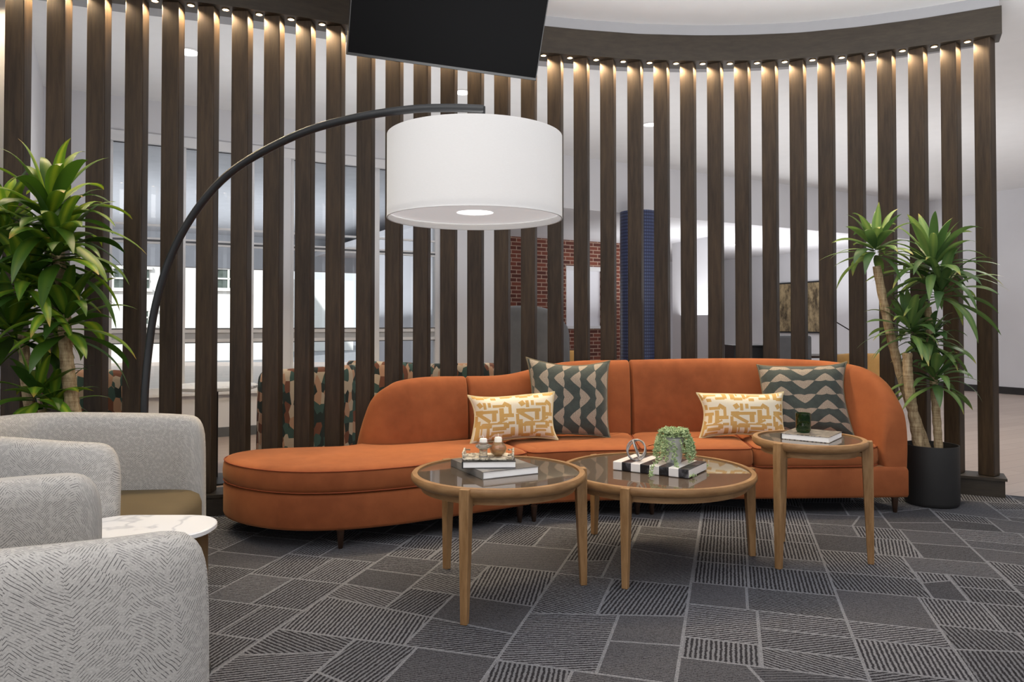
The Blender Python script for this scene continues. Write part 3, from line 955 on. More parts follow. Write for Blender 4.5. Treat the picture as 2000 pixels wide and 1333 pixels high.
def off_pt(i, d, pts=IN):
    a = pts[max(0, i - 1)]; b = pts[min(len(pts) - 1, i + 1)]
    tt = Vector((b.x - a.x, b.y - a.y, 0)).normalized(); nn = Vector((-tt.y, tt.x, 0))
    return Vector((pts[i].x + nn.x * d, pts[i].y + nn.y * d, 0))
def near_i(x, y): return min(range(len(IN)), key=lambda i: (IN[i].x - x) ** 2 + (IN[i].y - y) ** 2)
iA0, iA1, iB1, iC1 = 0, near_i(-.28, 4.96), near_i(.16, 5.11), near_i(.85, 5.26)
def offset_loop(pts, d):
    n = len(pts); out = []
    ar = sum(pts[i].x * pts[(i + 1) % n].y - pts[(i + 1) % n].x * pts[i].y for i in range(n))
    sg = 1 if ar > 0 else -1
    for i in range(n):
        a, p, b = pts[i - 1], pts[i], pts[(i + 1) % n]
        e1_ = Vector((p.x - a.x, p.y - a.y)); e2_ = Vector((b.x - p.x, b.y - p.y))
        if e1_.length < 1e-6 or e2_.length < 1e-6: out.append(p.copy()); continue
        e1_.normalize(); e2_.normalize()
        n1 = Vector((-e1_.y, e1_.x)) * sg; n2 = Vector((-e2_.y, e2_.x)) * sg
        nn = (n1 + n2)
        if nn.length < 1e-4: nn = n1
        nn.normalize()
        k = d / max(.5, nn.dot(n1))
        out.append(Vector((p.x + nn.x * k, p.y + nn.y * k, 0)))
    return out
def densify(pts, step=.05):
    out = []
    n = len(pts)
    for i in range(n):
        a, b = pts[i], pts[(i + 1) % n]
        k = max(1, int((b - a).length / step))
        for j in range(k): out.append(a + (b - a) * j / k)
    return out
def soften(loop, it=3):
    for _ in range(it):
        n = len(loop)
        loop = [loop[i] * .5 + (loop[i - 1] + loop[(i + 1) % n]) * .25 for i in range(n)]
    return loop
def layered(loop, layers, name, mat, parent, **kw):
    rings = []
    for ins, z in layers:
        rings.append([(p.x, p.y, z) for p in offset_loop(loop, ins)])
    m = MB(); m.rings(rings)
    return m.build(name, mat, parent, smooth=True, angle=60, **kw)
BASE_L = [(.03, .10), (.006, .104), (0, .12), (0, .27), (.006, .286), (.018, .295)]
CUSH_L = [(.02, .296), (.003, .302), (-.005, .325), (-.006, .36), (-.001, .395), (.006, .412), (.02, .424), (.06, .432)]
OUT_D = .158
S1b = Vector((-.13, 5.0, 0))
rearpath = [off_pt(i, OUT_D) for i in range(0, near_i(-.13, 5.01) + 1)]
unit1 = chaise_f + [Vector((-1.0, 4.80, 0))] + rearpath[4:]
unit2 = mid_f + [off_pt(i, OUT_D) for i in range(near_i(-.13, 5.01), iC1 + 1)]
unit3 = right_f + [off_pt(i, OUT_D) for i in range(iC1, len(IN) - 1)]
unit3 = unit3[::-1]
for u_ in (unit1, unit2, unit3):
    layered(densify(offset_loop(u_, .003)), BASE_L, 'base', M['velvet'], sofa)
# seat cushions
ci = lambda i, d=.05: off_pt(i, d)
cu1 = chaise_f + [Vector((-1.02, 4.80, 0))] + [ci(i) for i in range(5, near_i(-.13, 5.01) + 1)]
cu2 = mid_f + [ci(i) for i in range(near_i(-.13, 5.01), iC1 + 1)]
spl_f, spl_b = Vector((1.515, 4.647, 0)), near_i(1.55, 5.28)
cu3 = [spl_f, Vector((1.279, 4.636, 0)), Vector((.80, 4.62, 0))] + [ci(i) for i in range(iC1, spl_b + 1)]
cu4 = [Vector((2.285, 4.682, 0)), Vector((1.93, 4.66, 0)), spl_f] + [ci(i) for i in range(spl_b, near_i(2.33, 4.80) + 1)]
for k, cu in enumerate((cu1, cu2, cu3, cu4)):
    lp = soften(densify(offset_loop(cu, .003), .035), 3)
    c_ = layered(lp, CUSH_L, 'seat_cushion', M['velvet'], sofa)
    for z, ins in ((.414, .003), (.302, -.0005)):
        pp = [Vector((p.x, p.y, z)) for p in offset_loop(lp, ins)]
        m = MB(); m.tube(pp, .0035, 6, closed=True); m.build('piping', M['piping'], c_, smooth=True)

def back_part(i0, i1, end0, end1, z0=.10):
    """sweep of the upholstered back; end0/end1: length over which the end is rounded (0 = tight seam)"""
    idx = list(range(i0, i1 + 1))
    # arc length
    L = [0]
    for a, b in zip(idx, idx[1:]): L.append(L[-1] + (Vector((IN[b].x - IN[a].x, IN[b].y - IN[a].y, 0))).length)
    tot = L[-1]
    # resample
    def sample(s):
        for k in range(len(idx) - 1):
            if s <= L[k + 1] + 1e-9:
                f = (s - L[k]) / max(1e-9, L[k + 1] - L[k])
                a, b = IN[idx[k]], IN[idx[k + 1]]
                p = a + (b - a) * f
                na = off_pt(idx[k], 1) - Vector((a.x, a.y, 0)); nb = off_pt(idx[k + 1], 1) - Vector((b.x, b.y, 0))
                return p, (na + (nb - na) * f).normalized()
        a = IN[idx[-1]]; return a, (off_pt(idx[-1], 1) - Vector((a.x, a.y, 0))).normalized()
    ss = []
    e0_, e1_ = (end0 or .02), (end1 or .02)
    for k in range(7): ss.append((e0_ * (1 - math.cos(k / 7 * PI / 2)), math.sin(k / 7 * PI / 2)))
    nmid = max(4, int((tot - e0_ - e1_) / .05))
    for k in range(nmid + 1): ss.append((e0_ + (tot - e0_ - e1_) * k / nmid, 1.0))
    for k in range(6, -1, -1): ss.append((tot - e1_ * (1 - math.cos(k / 7 * PI / 2)), math.sin(k / 7 * PI / 2)))
    rings = []
    T = .165
    for s, f in ss:
        p, n = sample(min(tot, max(0, s)))
        H = p.z
        fr_ = (.25 + .75 * f) if not (i1 == len(IN) - 1 and s > tot * .5) else (.72 + .28 * f)
        H2 = z0 + (H - z0) * ((.96 + .04 * f) if (end0 < .05 or end1 < .05) else (.9 + .1 * f))
        zs = .30
        prof = [(.03, z0), (.015, zs), (-.012, zs + .10 * (H2 - zs)), (-.006, zs + .45 * (H2 - zs)), (.012, zs + .72 * (H2 - zs)), (.032, H2 - .05), (.052, H2 - .016), (.085, H2), (.118, H2 - .006), (.145, H2 - .03), (T - .01, H2 - .08), (T, zs + .5 * (H2 - zs)), (T - .005, zs), (T - .02, z0)]
        if H2 < .5:
            prof = [(a, min(z, H2)) for a, z in prof]
        mo = T / 2
        rings.append([(p.x + n.x * (mo + (o_ - mo) * fr_), p.y + n.y * (mo + (o_ - mo) * fr_), z) for o_, z in prof])
    m = MB(); m.rings(rings)
    return m.build('backrest', M['velvet'], sofa, smooth=True, angle=75, sub=1)
back_part(iA0, iA1, .07, .02)
back_part(iA1, near_i(.22, 5.12), .02, .06)
back_part(near_i(.17, 5.11), iC1, .09, .02)
back_part(iC1, len(IN) - 1, .02, .03)
# legs
def sofa_leg(x, y):
    m = MB(); m.lathe([(.011, 0.009), (.013, .012), (.021, .104)], (x, y, 0), 14, cap=True); m.build('leg', M['leg_dark'], sofa, smooth=True)
for px, py in ((665, 1075), (1015, 1024), (1043, 1022), (1245, 1008), (1273, 1008), (1748, 1004)):
    p = at_h(px, py, 0); sofa_leg(p.x, p.y)
for x, y in ((-1.5, 4.5), (-.35, 4.95), (-.02, 5.05), (.78, 5.28), (.92, 5.28), (2.2, 5.1)): sofa_leg(x, y)

# ------------------------------------------------------------------ pillows
def pillow(name, c, w, h, th, rz, tilt, roll, mat, pmat, label, group, seed):
    rg = random.Random(seed)
    N = 18
    Mx = Matrix.Translation(c) @ Matrix.Rotation(rz, 4, 'Z') @ Matrix.Rotation(tilt, 4, 'X') @ Matrix.Rotation(roll, 4, 'Y')
    vs = []; fs = []; uvs = []
    ph_ = [rg.uniform(0, 6) for _ in range(6)]
    def pt(u_, v_, side):
        x = w / 2 * u_ * (1 - .12 * (1 - v_ ** 2) ** .8 * abs(u_) ** 2)
        z = h / 2 * v_ * (1 - .14 * (1 - u_ ** 2) ** .8 * abs(v_) ** 2)
        k = max(0, (1 - u_ ** 4) * (1 - v_ ** 4)) ** .62
        y = side * th / 2 * k * (1 + .05 * math.sin(5 * u_ + ph_[0]) * math.sin(4 * v_ + ph_[1])) 
        z += .006 * math.sin(3 * u_ + ph_[2]) * abs(v_); x += .006 * math.sin(3 * v_ + ph_[3]) * abs(u_)
        return Vector((x, y, z))
    for side in (-1, 1):
        o_ = len(vs)
        for j in range(N + 1):
            for i in range(N + 1):
                u_ = math.sin((i / N * 2 - 1) * PI / 2) ; v_ = math.sin((j / N * 2 - 1) * PI / 2)
                vs.append(Mx @ pt(u_, v_, side)); uvs.append(((u_ + 1) / 2, (v_ + 1) / 2))
        for j in range(N):
            for i in range(N):
                q = (o_ + j * (N + 1) + i, o_ + j * (N + 1) + i + 1, o_ + (j + 1) * (N + 1) + i + 1, o_ + (j + 1) * (N + 1) + i)
                fs.append(q if side < 0 else q[::-1])
    m = MB(); m.add(vs, fs)
    o_ = m.build(name, mat, None, smooth=True, uv=uvs, angle=80)
    tag(o_, label, 'pillow', group)
    bd = []
    for i in range(N): bd.append(pt(math.sin((i / N * 2 - 1) * PI / 2), -1, 1))
    for i in range(N): bd.append(pt(1, math.sin((i / N * 2 - 1) * PI / 2), 1))
    for i in range(N): bd.append(pt(math.sin((1 - i / N * 2) * PI / 2), 1, 1))
    for i in range(N): bd.append(pt(-1, math.sin((1 - i / N * 2) * PI / 2), 1))
    q = MB(); q.tube([Mx @ p for p in bd], .006, 6, closed=True); q.build('piping', pmat, o_, smooth=True)
    return o_
pillow('throw_pillow', Vector((.385, 5.035, .69)), .58, .53, .15, R(6), R(-12), R(2.5), M['chev_v'], M['chev_piping'], 'large dark green wave-pattern pillow left of the sofa middle, behind a yellow one', 'green wave pillows', 1)
pillow('throw_pillow', Vector((.01, 4.86, .585)), .585, .315, .14, R(12), R(-14), R(-1), M['geo_a'], M['cream'], 'yellow and cream geometric lumbar pillow at the left, overlapping a green pillow', 'yellow lumbar pillows', 2)
pillow('throw_pillow', Vector((1.985, 5.06, .685)), .58, .50, .15, R(-16), R(-12), R(-3), M['chev_h'], M['chev_piping'], 'dark green wave-pattern pillow in the right corner of the sofa', 'green wave pillows', 3)
pillow('throw_pillow', Vector((1.55, 5.01, .585)), .58, .305, .14, R(-4), R(-14), R(-1), M['geo_b'], M['cream'], 'yellow and cream geometric lumbar pillow at the right end of the sofa', 'yellow lumbar pillows', 4)

# ------------------------------------------------------------------ coffee tables
def table(cx, cy, r, h, phase, label, name='coffee_table', cat='coffee table'):
    root = empty(name, (cx, cy, .009), label, cat, 'round wood and glass tables')
    m = MB()
    m.lathe([(r - .028, h - .006), (r - .028, h), (r - .006, h), (r, h - .008), (r, h - .024), (r - .014, h - .040), (r - .05, h - .048), (r - .07, h - .040), (r - .07, h - .012), (r - .028, h - .012), (r - .028, h - .006)], (cx, cy, 0), 96)
    m.build('table_rim', M['oak_rim'], root, smooth=True, angle=50)
    m = MB(); m.lathe([(.0005, h - .006), (r - .029, h - .006), (r - .029, h - .0115), (.0005, h - .0115)], (cx, cy, 0), 96); m.build('glass_top', M['smoked'], root, smooth=True, angle=30)
    m = MB(); m.lathe([(r - .045, h - .046), (r - .045, h - .072), (r - .075, h - .072), (r - .075, h - .046), (r - .045, h - .046)], (cx, cy, 0), 64); m.build('apron', M['oak_rim'], root, smooth=True, angle=30)
    for k in range(3):
        a = phase + k * 2 * PI / 3
        rr = r - .012
        d_ = Vector((math.cos(a), math.sin(a), 0)); tg = Vector((-d_.y, d_.x, 0))
        c_ = Vector((cx, cy, 0))
        rings = []
        for z, w2, ra, rb in ((.009, .014, .002, .031), (h * .5, .0185, -.012, .031), (h - .06, .021, -.022, .030), (h - .045, .021, -.022, .030), (h - .001, .021, -.008, .028)):
            if z > h - .06: pass
            rings.append([c_ + d_ * (rr + ra) + tg * -w2 + Vector((0, 0, z)), c_ + d_ * (rr + rb) + tg * -w2 + Vector((0, 0, z)), c_ + d_ * (rr + rb) + tg * w2 + Vector((0, 0, z)), c_ + d_ * (rr + ra) + tg * w2 + Vector((0, 0, z))])
        m = MB(); m.rings([[tuple(p) for p in q] for q in rings]); m.build('leg', M['oak'], root, bevel=.003)
        # bracket under the rim
        m = MB()
        p0 = c_ + d_ * (rr - .001); zc = h - .058
        m.box(tuple(p0 - d_ * .07 + Vector((0, 0, zc - .012))), (.14, .03, .022), a); m.build('bracket', M['oak'], root, bevel=.003)
    return root
table(-.060, 3.33, .388, .542, R(11), 'round glass-topped wooden coffee table at left holding books and two candles')
table(.735, 3.80, .492, .459, R(3), 'larger, lower round glass-topped coffee table in the middle with a trailing plant')
table(1.515, 3.80, .277, .6175, R(-21.5), 'small tall round side table at right with a book and green glass', 'side_table', 'side table')

# ------------------------------------------------------------------ things on the tables
def book(c, w, d, h, rz, cov, label, spine=None, name='book', group='coffee table books'):
    """pages with hard covers; spine on local -x side"""
    Mr = Matrix.Rotation(rz, 3, 'Z')
    root = empty(name, c, label, 'book', group)
    def bx(m, cc, dd): m.box(tuple(Vector(c) + Mr @ Vector(cc)), dd, rz); return m
    bx(MB(), (.002, 0, h / 2), (w - .008, d - .008, h - .006)).build('pages', M['white_pages'], root)
    bx(bx(bx(MB(), (0, 0, .0015), (w, d, .003)), (0, 0, h - .0015), (w, d, .003)), (-w / 2 + .0015, 0, h / 2), (.003, d, h)).build('cover', cov, root, bevel=.0008)
    return root
zt = .536
b1 = book((-.083, 3.375, zt), .275, .34, .033, R(28), M['cover_black2'], 'large grey-covered book lying lowest on the left coffee table')
bx_ = MB()
book((-.105, 3.325, zt + .033), .235, .17, .030, R(3), M['cover_black'], 'smaller black-covered book stacked under the beaded tray')
zb = zt + .063
# dark spine cloth on lower book
tray = empty('beaded_tray', (-.105, 3.33, zb), 'small cream beaded tray on top of the stacked books', 'tray')
m = MB()
prof = [(-.115, .034), (-.112, .006), (-.104, 0), (.104, 0), (.112, .006), (.115, .034), (.107, .034), (.103, .008), (-.103, .008), (-.107, .034)]
for yy in (0,):
    rings = [[(-.105 + x, 3.33 + y, zb + z) for x, z in prof] for y in (-.07, .07)]
    m.rings(rings)
m.build('tray_body', M['bead'], tray, bevel=.002)
rb = random.Random(5); m = MB()
for i in range(70):
    x = -.108 + .216 * (i % 35) / 34; y = -.072 if i < 35 else .072
    zc = .006 + (.018 if abs(x) > .085 else .0)
    m.lathe([(.0005, -.004), (.0035, -.002), (.0035, .002), (.0005, .004)], (-.105 + x, 3.33 + y, zb + zc), 6)
m.build('bead_edge', M['bead'], tray, smooth=True)
def votive(x, y, z, hg, gm, label, rw=.019):
    root = empty('candle_holder', (x, y, z), label, 'candle holder')
    if hg == 0:
        pr = [(.001, .001), (.021, .001), (.018, .012), (.018, .034), (.036, .046), (.036, .052), (.021, .058), (.021, .066), (.018, .066), (.018, .058), (.015, .04), (.001, .036)]
        zc = .045
    else:
        pr = [(.001, .001), (.017, .001), (.033, .014), (.039, .03), (.034, .044), (.022, .054), (.024, .062), (.020, .062), (.018, .054), (.029, .043), (.034, .03), (.028, .016), (.001, .008)]
        zc = .045
    m = MB(); m.lathe(pr, (x, y, z), 32); m.build('glass_body', gm, root, smooth=True, angle=50)
    cd = empty('candle', (x, y, z + zc), 'white candle standing in ' + label, 'candle', 'white candles on the left table')
    m = MB(); m.lathe([(.0005, 0), (rw - .002, 0), (rw - .002, .033), (rw - .005, .037), (.0005, .035)], (x, y, z + zc), 24); m.build('wax', M['wax'], cd, smooth=True, angle=50)
    m = MB(); m.tube([(x, y, z + zc + .034), (x + .001, y, z + zc + .043), (x + (-.004 if hg == 0 else 0), y, z + zc + .053)], .0012, 6); m.build('wick', M['wax'], cd)
votive(-.127, 3.30, zb + .009, 0, M['smoke_glass'], 'the stepped smoky glass holder on the tray')
votive(-.062, 3.335, zb + .009, 1, M['amber_glass'], 'the round amber glass holder on the tray')

# striped box, metal knot, trailing plant
bz = .453
cc = Vector((.752, 3.79, bz)); ang = R(-34)
m = MB(); m.box((0, 0, .0235), (.40, .26, .043)); 
sb = m.build('striped_box', M['striped'], bevel=.004, seg=3, origin=(0, 0, 0)); sb.location = cc; sb.rotation_euler.z = ang
tag(sb, 'flat black and white striped box under the silver knot and trailing plant', 'box')
kx = at_y(1243, 880, 3.80)
m = MB()
kc = Vector((kx.x, kx.y, bz + .045 + .059))
Ra = .052
for j, (ax, ay) in enumerate(((R(78), R(15)), (R(70), R(80)), (R(62), R(-48)))):
    rot = Matrix.Rotation(ay, 3, 'Z') @ Matrix.Rotation(ax, 3, 'X')
    pts = []
    for k in range(40):
        a = 2 * PI * k / 40
        pts.append(kc + rot @ Vector((Ra * math.cos(a), Ra * math.sin(a), 0)) )
    m.tube(pts, .0043, 8, closed=True)
ko = m.build('knot_sculpture', M['silver'], smooth=True); ko.location.z -= (min(v.co.z for v in ko.data.vertices) + ko.location.z - (bz + .0455))
tag(ko, 'silver metal ring knot ornament on the striped box', 'ornament')
ppx = at_y(1316, 880, 3.76)
pc = Vector((ppx.x, ppx.y, bz + .0455))
plant = empty('trailing_succulent', pc, 'pale green trailing succulent in a small white pot on the striped box', 'potted plant')
m = MB(); m.lathe([(.001, 0), (.036, 0), (.044, .05), (.050, .125), (.046, .125), (.043, .11), (.001, .11)], tuple(pc), 36); m.build('pot', pm('silvery_white_pot', srgb(214, 214, 216), .25, metal=.4, var=.03), plant, smooth=True, angle=40)
rg = random.Random(8); m = MB()
def pearl(m, p, s, rg):
    ax = Vector((rg.uniform(-1, 1), rg.uniform(-1, 1), rg.uniform(-.6, 1))).normalized()
    up = ax.cross(Vector((.3, .5, .2))).normalized(); w = ax.cross(up)
    vs = [p - ax * s * .2, p + up * s * .38, p + w * s * .38, p - up * s * .38, p - w * s * .38, p + ax * s * 1.25]
    m.add(vs, [(0, 1, 2), (0, 2, 3), (0, 3, 4), (0, 4, 1), (5, 2, 1), (5, 3, 2), (5, 4, 3), (5, 1, 4)])
for k in range(74):
    a = rg.uniform(0, 2 * PI)
    if -1.75 < a - 2 * PI < -1.2 and k % 5: continue      # a gap towards the room shows the pot
    droop = rg.uniform(.05, .135); rr0 = rg.uniform(.0, .045)
    n = 20
    for i in range(n):
        f = i / n
        r_ = rr0 + (.068 - rr0) * min(1, f * 2.2) + .034 * f
        z = .135 + .03 * math.sin(min(1, f * 2.2) * PI) - (max(0, f - .35) / .65) * droop
        p = pc + Vector((r_ * math.cos(a + f * .25), r_ * math.sin(a + f * .25), z))
        for _ in range(2): pearl(m, p + Vector((rg.uniform(-.006, .006), rg.uniform(-.006, .006), rg.uniform(-.004, .004))), .0105, rg)
# long strands lying over the box to the table
def strand(pts, n):
    P = catmull([Vector(p) for p in pts], 10)
    for i in range(n):
        p = P[int(i / n * (len(P) - 1))]
        for _ in range(3): pearl(m, p + Vector((rg.uniform(-.007, .007), rg.uniform(-.007, .007), rg.uniform(0, .008))), .011, rg)
tz = .456
strand([pc + Vector((-.05, -.02, .08)), pc + Vector((-.07, -.05, .03)), Vector((.685, 3.63, tz + .045)), Vector((.672, 3.605, tz + .01)), Vector((.672, 3.58, tz + .004))], 26)
strand([pc + Vector((.0, -.055, .08)), pc + Vector((-.01, -.085, .02)), pc + Vector((-.012, -.125, .0)), pc + Vector((.0, -.145, -.03)), Vector((pc.x + .03, pc.y - .17, tz + .004)), Vector((pc.x + .075, pc.y - .165, tz + .004))], 30)
strand([pc + Vector((.05, .02, .06)), pc + Vector((.08, .03, .01)), pc + Vector((.12, .03, -.02)), pc + Vector((.15, .025, -.035)), pc + Vector((.18, .035, -.02))], 24)
m.build('trailing_foliage', M['succ'], plant)
# side table book and green glass
zs_ = .6115
book((1.535, 3.815, zs_), .235, .245, .030, R(-38), M['cover_dark'], 'thick white-edged book with a dark woven cover on the small side table')
tum = empty('glass_tumbler', (1.478, 3.79, zs_ + .030), 'dark green glass tumbler on the book on the side table', 'glass')
gx, gy, gz = at_y(1569, 840, 3.82).x, 3.82, zs_ + .0302
tum.location = (gx, gy, gz)
m = MB(); m.lathe([(.0005, 0), (.030, 0), (.036, .012), (.037, .098), (.034, .098), (.032, .02), (.0005, .016)], (gx, gy, gz), 40); m.build('tumbler_glass', M['green_glass'], tum, smooth=True, angle=50)

# ------------------------------------------------------------------ armchairs
def shell(root, mat, path, T, H, z0, taper=.03, name='shell', round_=.105, hfun=None, uvmat=True, outer_flare=.0):
    """upholstered U shell swept along path (list of 2D), rounded ends"""
    P = catmull([Vector((p[0], p[1], 0)) for p in path], 10)
    L = [0]
    for a, b in zip(P, P[1:]): L.append(L[-1] + (b - a).length)
    tot = L[-1]
    def sm(s):
        s = min(max(s, 0), tot)
        for k in range(len(P) - 1):
            if s <= L[k + 1] + 1e-9:
                f = (s - L[k]) / max(1e-9, L[k + 1] - L[k]); p = P[k] + (P[k + 1] - P[k]) * f
                ta = (P[min(k + 1, len(P) - 1)] - P[max(k - 1, 0)]).normalized(); tb = (P[min(k + 2, len(P) - 1)] - P[k]).normalized()
                t_ = (ta + (tb - ta) * f).normalized()
                return p, Vector((-t_.y, t_.x, 0))
        return P[-1], Vector((0, 1, 0))
    ss = [(round_ * (1 - math.cos(k / 8 * PI / 2)), math.sin(k / 8 * PI / 2)) for k in range(8)]
    nm = int((tot - 2 * round_) / .04)
    ss += [(round_ + (tot - 2 * round_) * k / nm, 1) for k in range(nm + 1)]
    ss += [(tot - a, b) for a, b in ss[:8][::-1]]
    rings = []; uvs = []
    for s, f in ss:
        p, n = sm(s)
        h = hfun(s / tot) if hfun else H
        h = h - round_ * 1.3 * (1 - f) ** 1.6
        th = T * (.12 + .88 * f)
        prof = [(-.5, z0), (-.5, z0 + .3 * (h - z0)), (-.5, z0 + .7 * (h - z0)), (-.49, h - .07), (-.40, h - .025), (-.22, h - .004), (0, h), (.22, h - .004), (.40, h - .025), (.49, h - .07), (.5, z0 + .7 * (h - z0)), (.5, z0 + .3 * (h - z0)), (.5, z0)]
        ring = []
        pl_ = 0; last = None
        for o_, z in prof:
            tp = taper * (1 - (z - z0) / (h - z0))
            off = o_ * th - (tp if o_ > 0 else tp * .5) 
            q = p + n * off + Vector((0, 0, z))
            if last is not None: pl_ += (q - last).length
            ring.append(tuple(q)); uvs.append((s + .9 * (1 if o_ > 0 else 0), pl_)); last = q
        rings.append(ring)
    m = MB(); m.rings(rings)
    loc = Vector(root.location)
    m.v = [tuple(Vector(v) + loc) for v in m.v]
    return m.build(name, mat, root, smooth=True, angle=80, uv=uvs)

def barrel_chair(name, loc, rz, label, group, mat, seatmat, H=.80, Hend=.765, w=.86, d=.80, T=.12, seat_h=.45, cat='armchair', legs=False, pip=None):
    root = empty(name, (0, 0, 0), label, cat, group)
    hw = w / 2 - T / 2; D = d
    # local frame: opens towards +x, origin at chair centre
    x0 = D * .5
    path = [(x0, hw), (x0 - .18, hw + .012), (x0 - .38, hw - .02), (-x0 + .16, hw * .78), (-x0 + .055, hw * .4), (-x0 + .03, 0), (-x0 + .055, -hw * .4), (-x0 + .16, -hw * .78), (x0 - .38, -hw + .02), (x0 - .18, -hw - .012), (x0, -hw)]
    path = path[::-1]
    hf = lambda u_: Hend + (H - Hend) * (math.sin(u_ * PI) ** .8 if 0 < u_ < 1 else 0)
    shell(root, mat, path[::-1], T, H, .05, hfun=hf)
    # seat cushion
    lp = [Vector((x, y, 0)) for x, y in [(x0 + .05, -hw + T / 2 + .10), (x0 + .075, 0), (x0 + .05, hw - T / 2 - .10), (x0 - .05, hw - T / 2 - .01), (x0 - .38, hw - T / 2 - .02), (-x0 + .22, hw * .62), (-x0 + .10, 0), (-x0 + .22, -hw * .62), (x0 - .38, -hw + T / 2 + .02), (x0 - .05, -hw + T / 2 + .01)]]
    lp = catmull(lp, 5, closed=True)
    m = MB(); m.rings([[(p.x, p.y, z) for p in offset_loop(lp, i_)] for i_, z in ((.03, .29), (.004, .30), (0, .33), (0, seat_h - .05), (.01, seat_h - .02), (.04, seat_h - .003), (.09, seat_h))] + [[(p.x * k_ + .02 * (1 - k_), p.y * k_, seat_h + .004 * (1 - k_)) for p in offset_loop(lp, .09)] for k_ in (.7, .4, .1)])
    m.build('seat_cushion', seatmat, root, smooth=True, angle=60)
    lp2 = offset_loop(lp, .03)
    m = MB(); m.prism([(p.x, p.y) for p in lp2], .055, .295); m.build('seat_base', mat, root, smooth=True, angle=50, uv=[(v[0] + v[1], v[2]) for v in m.v])
    if legs:
        for a in (-1, 1):
            for b in (-1, 1):
                m = MB(); m.lathe([(.011, 0), (.02, .056)], (a * x0 * .6, b * hw * .7, 0), 10, cap=True); m.build('leg', M['leg_dark'], root, smooth=True)
    else:
        m = MB(); m.lathe([(.31, .009), (.33, .012), (.33, .04), (.27, .055)], (0, 0, 0), 48, cap=True); m.build('swivel_base', M['black'], root, smooth=True, angle=40)
    root.location = loc; root.rotation_euler.z = rz
    return root
barrel_chair('barrel_chair', (-1.845, 3.07, 0), R(2), 'light grey herringbone barrel armchair farther back, beside the potted plant at left', 'grey barrel armchairs', M['herring'], M['tan'], w=.92, d=.84)
barrel_chair('barrel_chair', (-1.235, 1.605, 0), R(43), 'light grey herringbone barrel armchair nearest the camera at the lower left corner', 'grey barrel armchairs', M['herring'], M['tan'], w=.92, d=.84)

# marble side table between the chairs
mt = empty('marble_table', (-1.225, 2.50, .009), 'small white marble-topped table between the two grey armchairs', 'side table')
def rrect(cx, cy, w, d, r, n=8):
    out = []
    for sx_, sy_, a0 in ((1, 1, 0), (-1, 1, 90), (-1, -1, 180), (1, -1, 270)):
        for k in range(n + 1):
            a = R(a0 + 90 * k / n); out.append(Vector((cx + sx_ * (w / 2 - r) + r * math.cos(a), cy + sy_ * (d / 2 - r) + r * math.sin(a), 0)))
    return out
lp = rrect(-1.235, 2.505, .46, .29, .13)
m = MB(); m.rings([[(p.x, p.y, z) for p in offset_loop(lp, i_)] for i_, z in ((.006, .500), (0, .504), (0, .516), (.004, .520))])
m.build('marble_top', M['marble'], mt, smooth=True, angle=40)
m = MB(); m.prism([(p.x, p.y) for p in rrect(-1.235, 2.505, .40, .22, .09)], .03, .50); m.build('pedestal', M['brass'], mt, smooth=True, angle=40)
m = MB(); m.prism([(p.x, p.y) for p in rrect(-1.235, 2.505, .42, .25, .10)], .009, .03); m.build('foot_plate', M['black'], mt, smooth=True, angle=40)

# ------------------------------------------------------------------ arc lamp
LY0 = 3.86
lamp_pts = [(281, 1080, LY0), (281, 930, LY0), (282, 800, LY0), (285, 740, LY0), (291, 680, LY0), (301, 610, LY0 - .01), (321, 535, LY0 - .03), (350, 466, LY0 - .06), (390, 402, LY0 - .10), (440, 346, LY0 - .15), (505, 301, LY0 - .22), (600, 256, LY0 - .30), (700, 229, LY0 - .37), (800, 214, LY0 - .42), (880, 211, LY0 - .45), (945, 213, LY0 - .46)]
LP = [at_y(a, b, c) for a, b, c in lamp_pts]
LP[0].x = LP[1].x = LP[2].x; LP[0].z = .04
lamp = empty('arc_floor_lamp', (LP[0].x, LP[0].y, .009), 'black arc floor lamp with a large white drum shade over the coffee tables', 'floor lamp')
m = MB(); m.tube(catmull(LP, 8), .0195, 14); m.build('lamp_pole', M['pole'], lamp, smooth=True)
m = MB(); m.lathe([(.17, .009), (.175, .014), (.175, .040), (.165, .046), (.0005, .046)], (LP[0].x, LP[0].y, 0), 48); m.build('lamp_base', M['pole'], lamp, smooth=True, angle=40)
SX, SY = -.170, 3.40
zb_, zt_ = 1.678, 2.053
rs = .400
m = MB(); m.lathe([(rs - .003, zb_ + .03), (rs - .003, zb_), (rs, zb_), (rs, zt_), (rs - .003, zt_), (rs - .003, zb_ + .03)], (SX, SY, 0), 96)
sh = m.build('lamp_shade', M['shade'], lamp, smooth=True, angle=40)
m = MB(); m.lathe([(rs + .001, zb_), (rs + .001, zb_ + .004), (rs - .005, zb_ + .004), (rs - .005, zb_), (rs + .001, zb_)], (SX, SY, 0), 96); m.build('shade_hem', M['trim_ring'], sh, smooth=True)
m = MB(); m.lathe([(.085, zb_ + .030), (rs - .006, zb_ + .030)], (SX, SY, 0), 96); m.build('diffuser', M['diffuser'], lamp)
m = MB(); m.lathe([(.0005, zb_ + .032), (.080, zb_ + .032)], (SX, SY, 0), 40); m.build('lamp_bulb', M['bulb_glow'], lamp)
m = MB(); ep = LP[-1]
m.tube([(ep.x, ep.y, ep.z + .012), (ep.x, SY, zt_ - .01), (SX, SY, zt_ - .02), (SX, SY, zb_ + .05)], .007, 8)
for k in range(3):
    a = k * 2 * PI / 3
    m.tube([(SX, SY, zt_ - .02), (SX + (rs - .004) * math.cos(a), SY + (rs - .004) * math.sin(a), zt_ - .012)], .003, 6)
m.build('shade_spider', M['pole'], lamp, smooth=True)
lb = light('POINT', 'lamp_bulb_light', (SX, SY, 1.88), 3.0, (1, .97, .93), shadow_soft_size=.06)
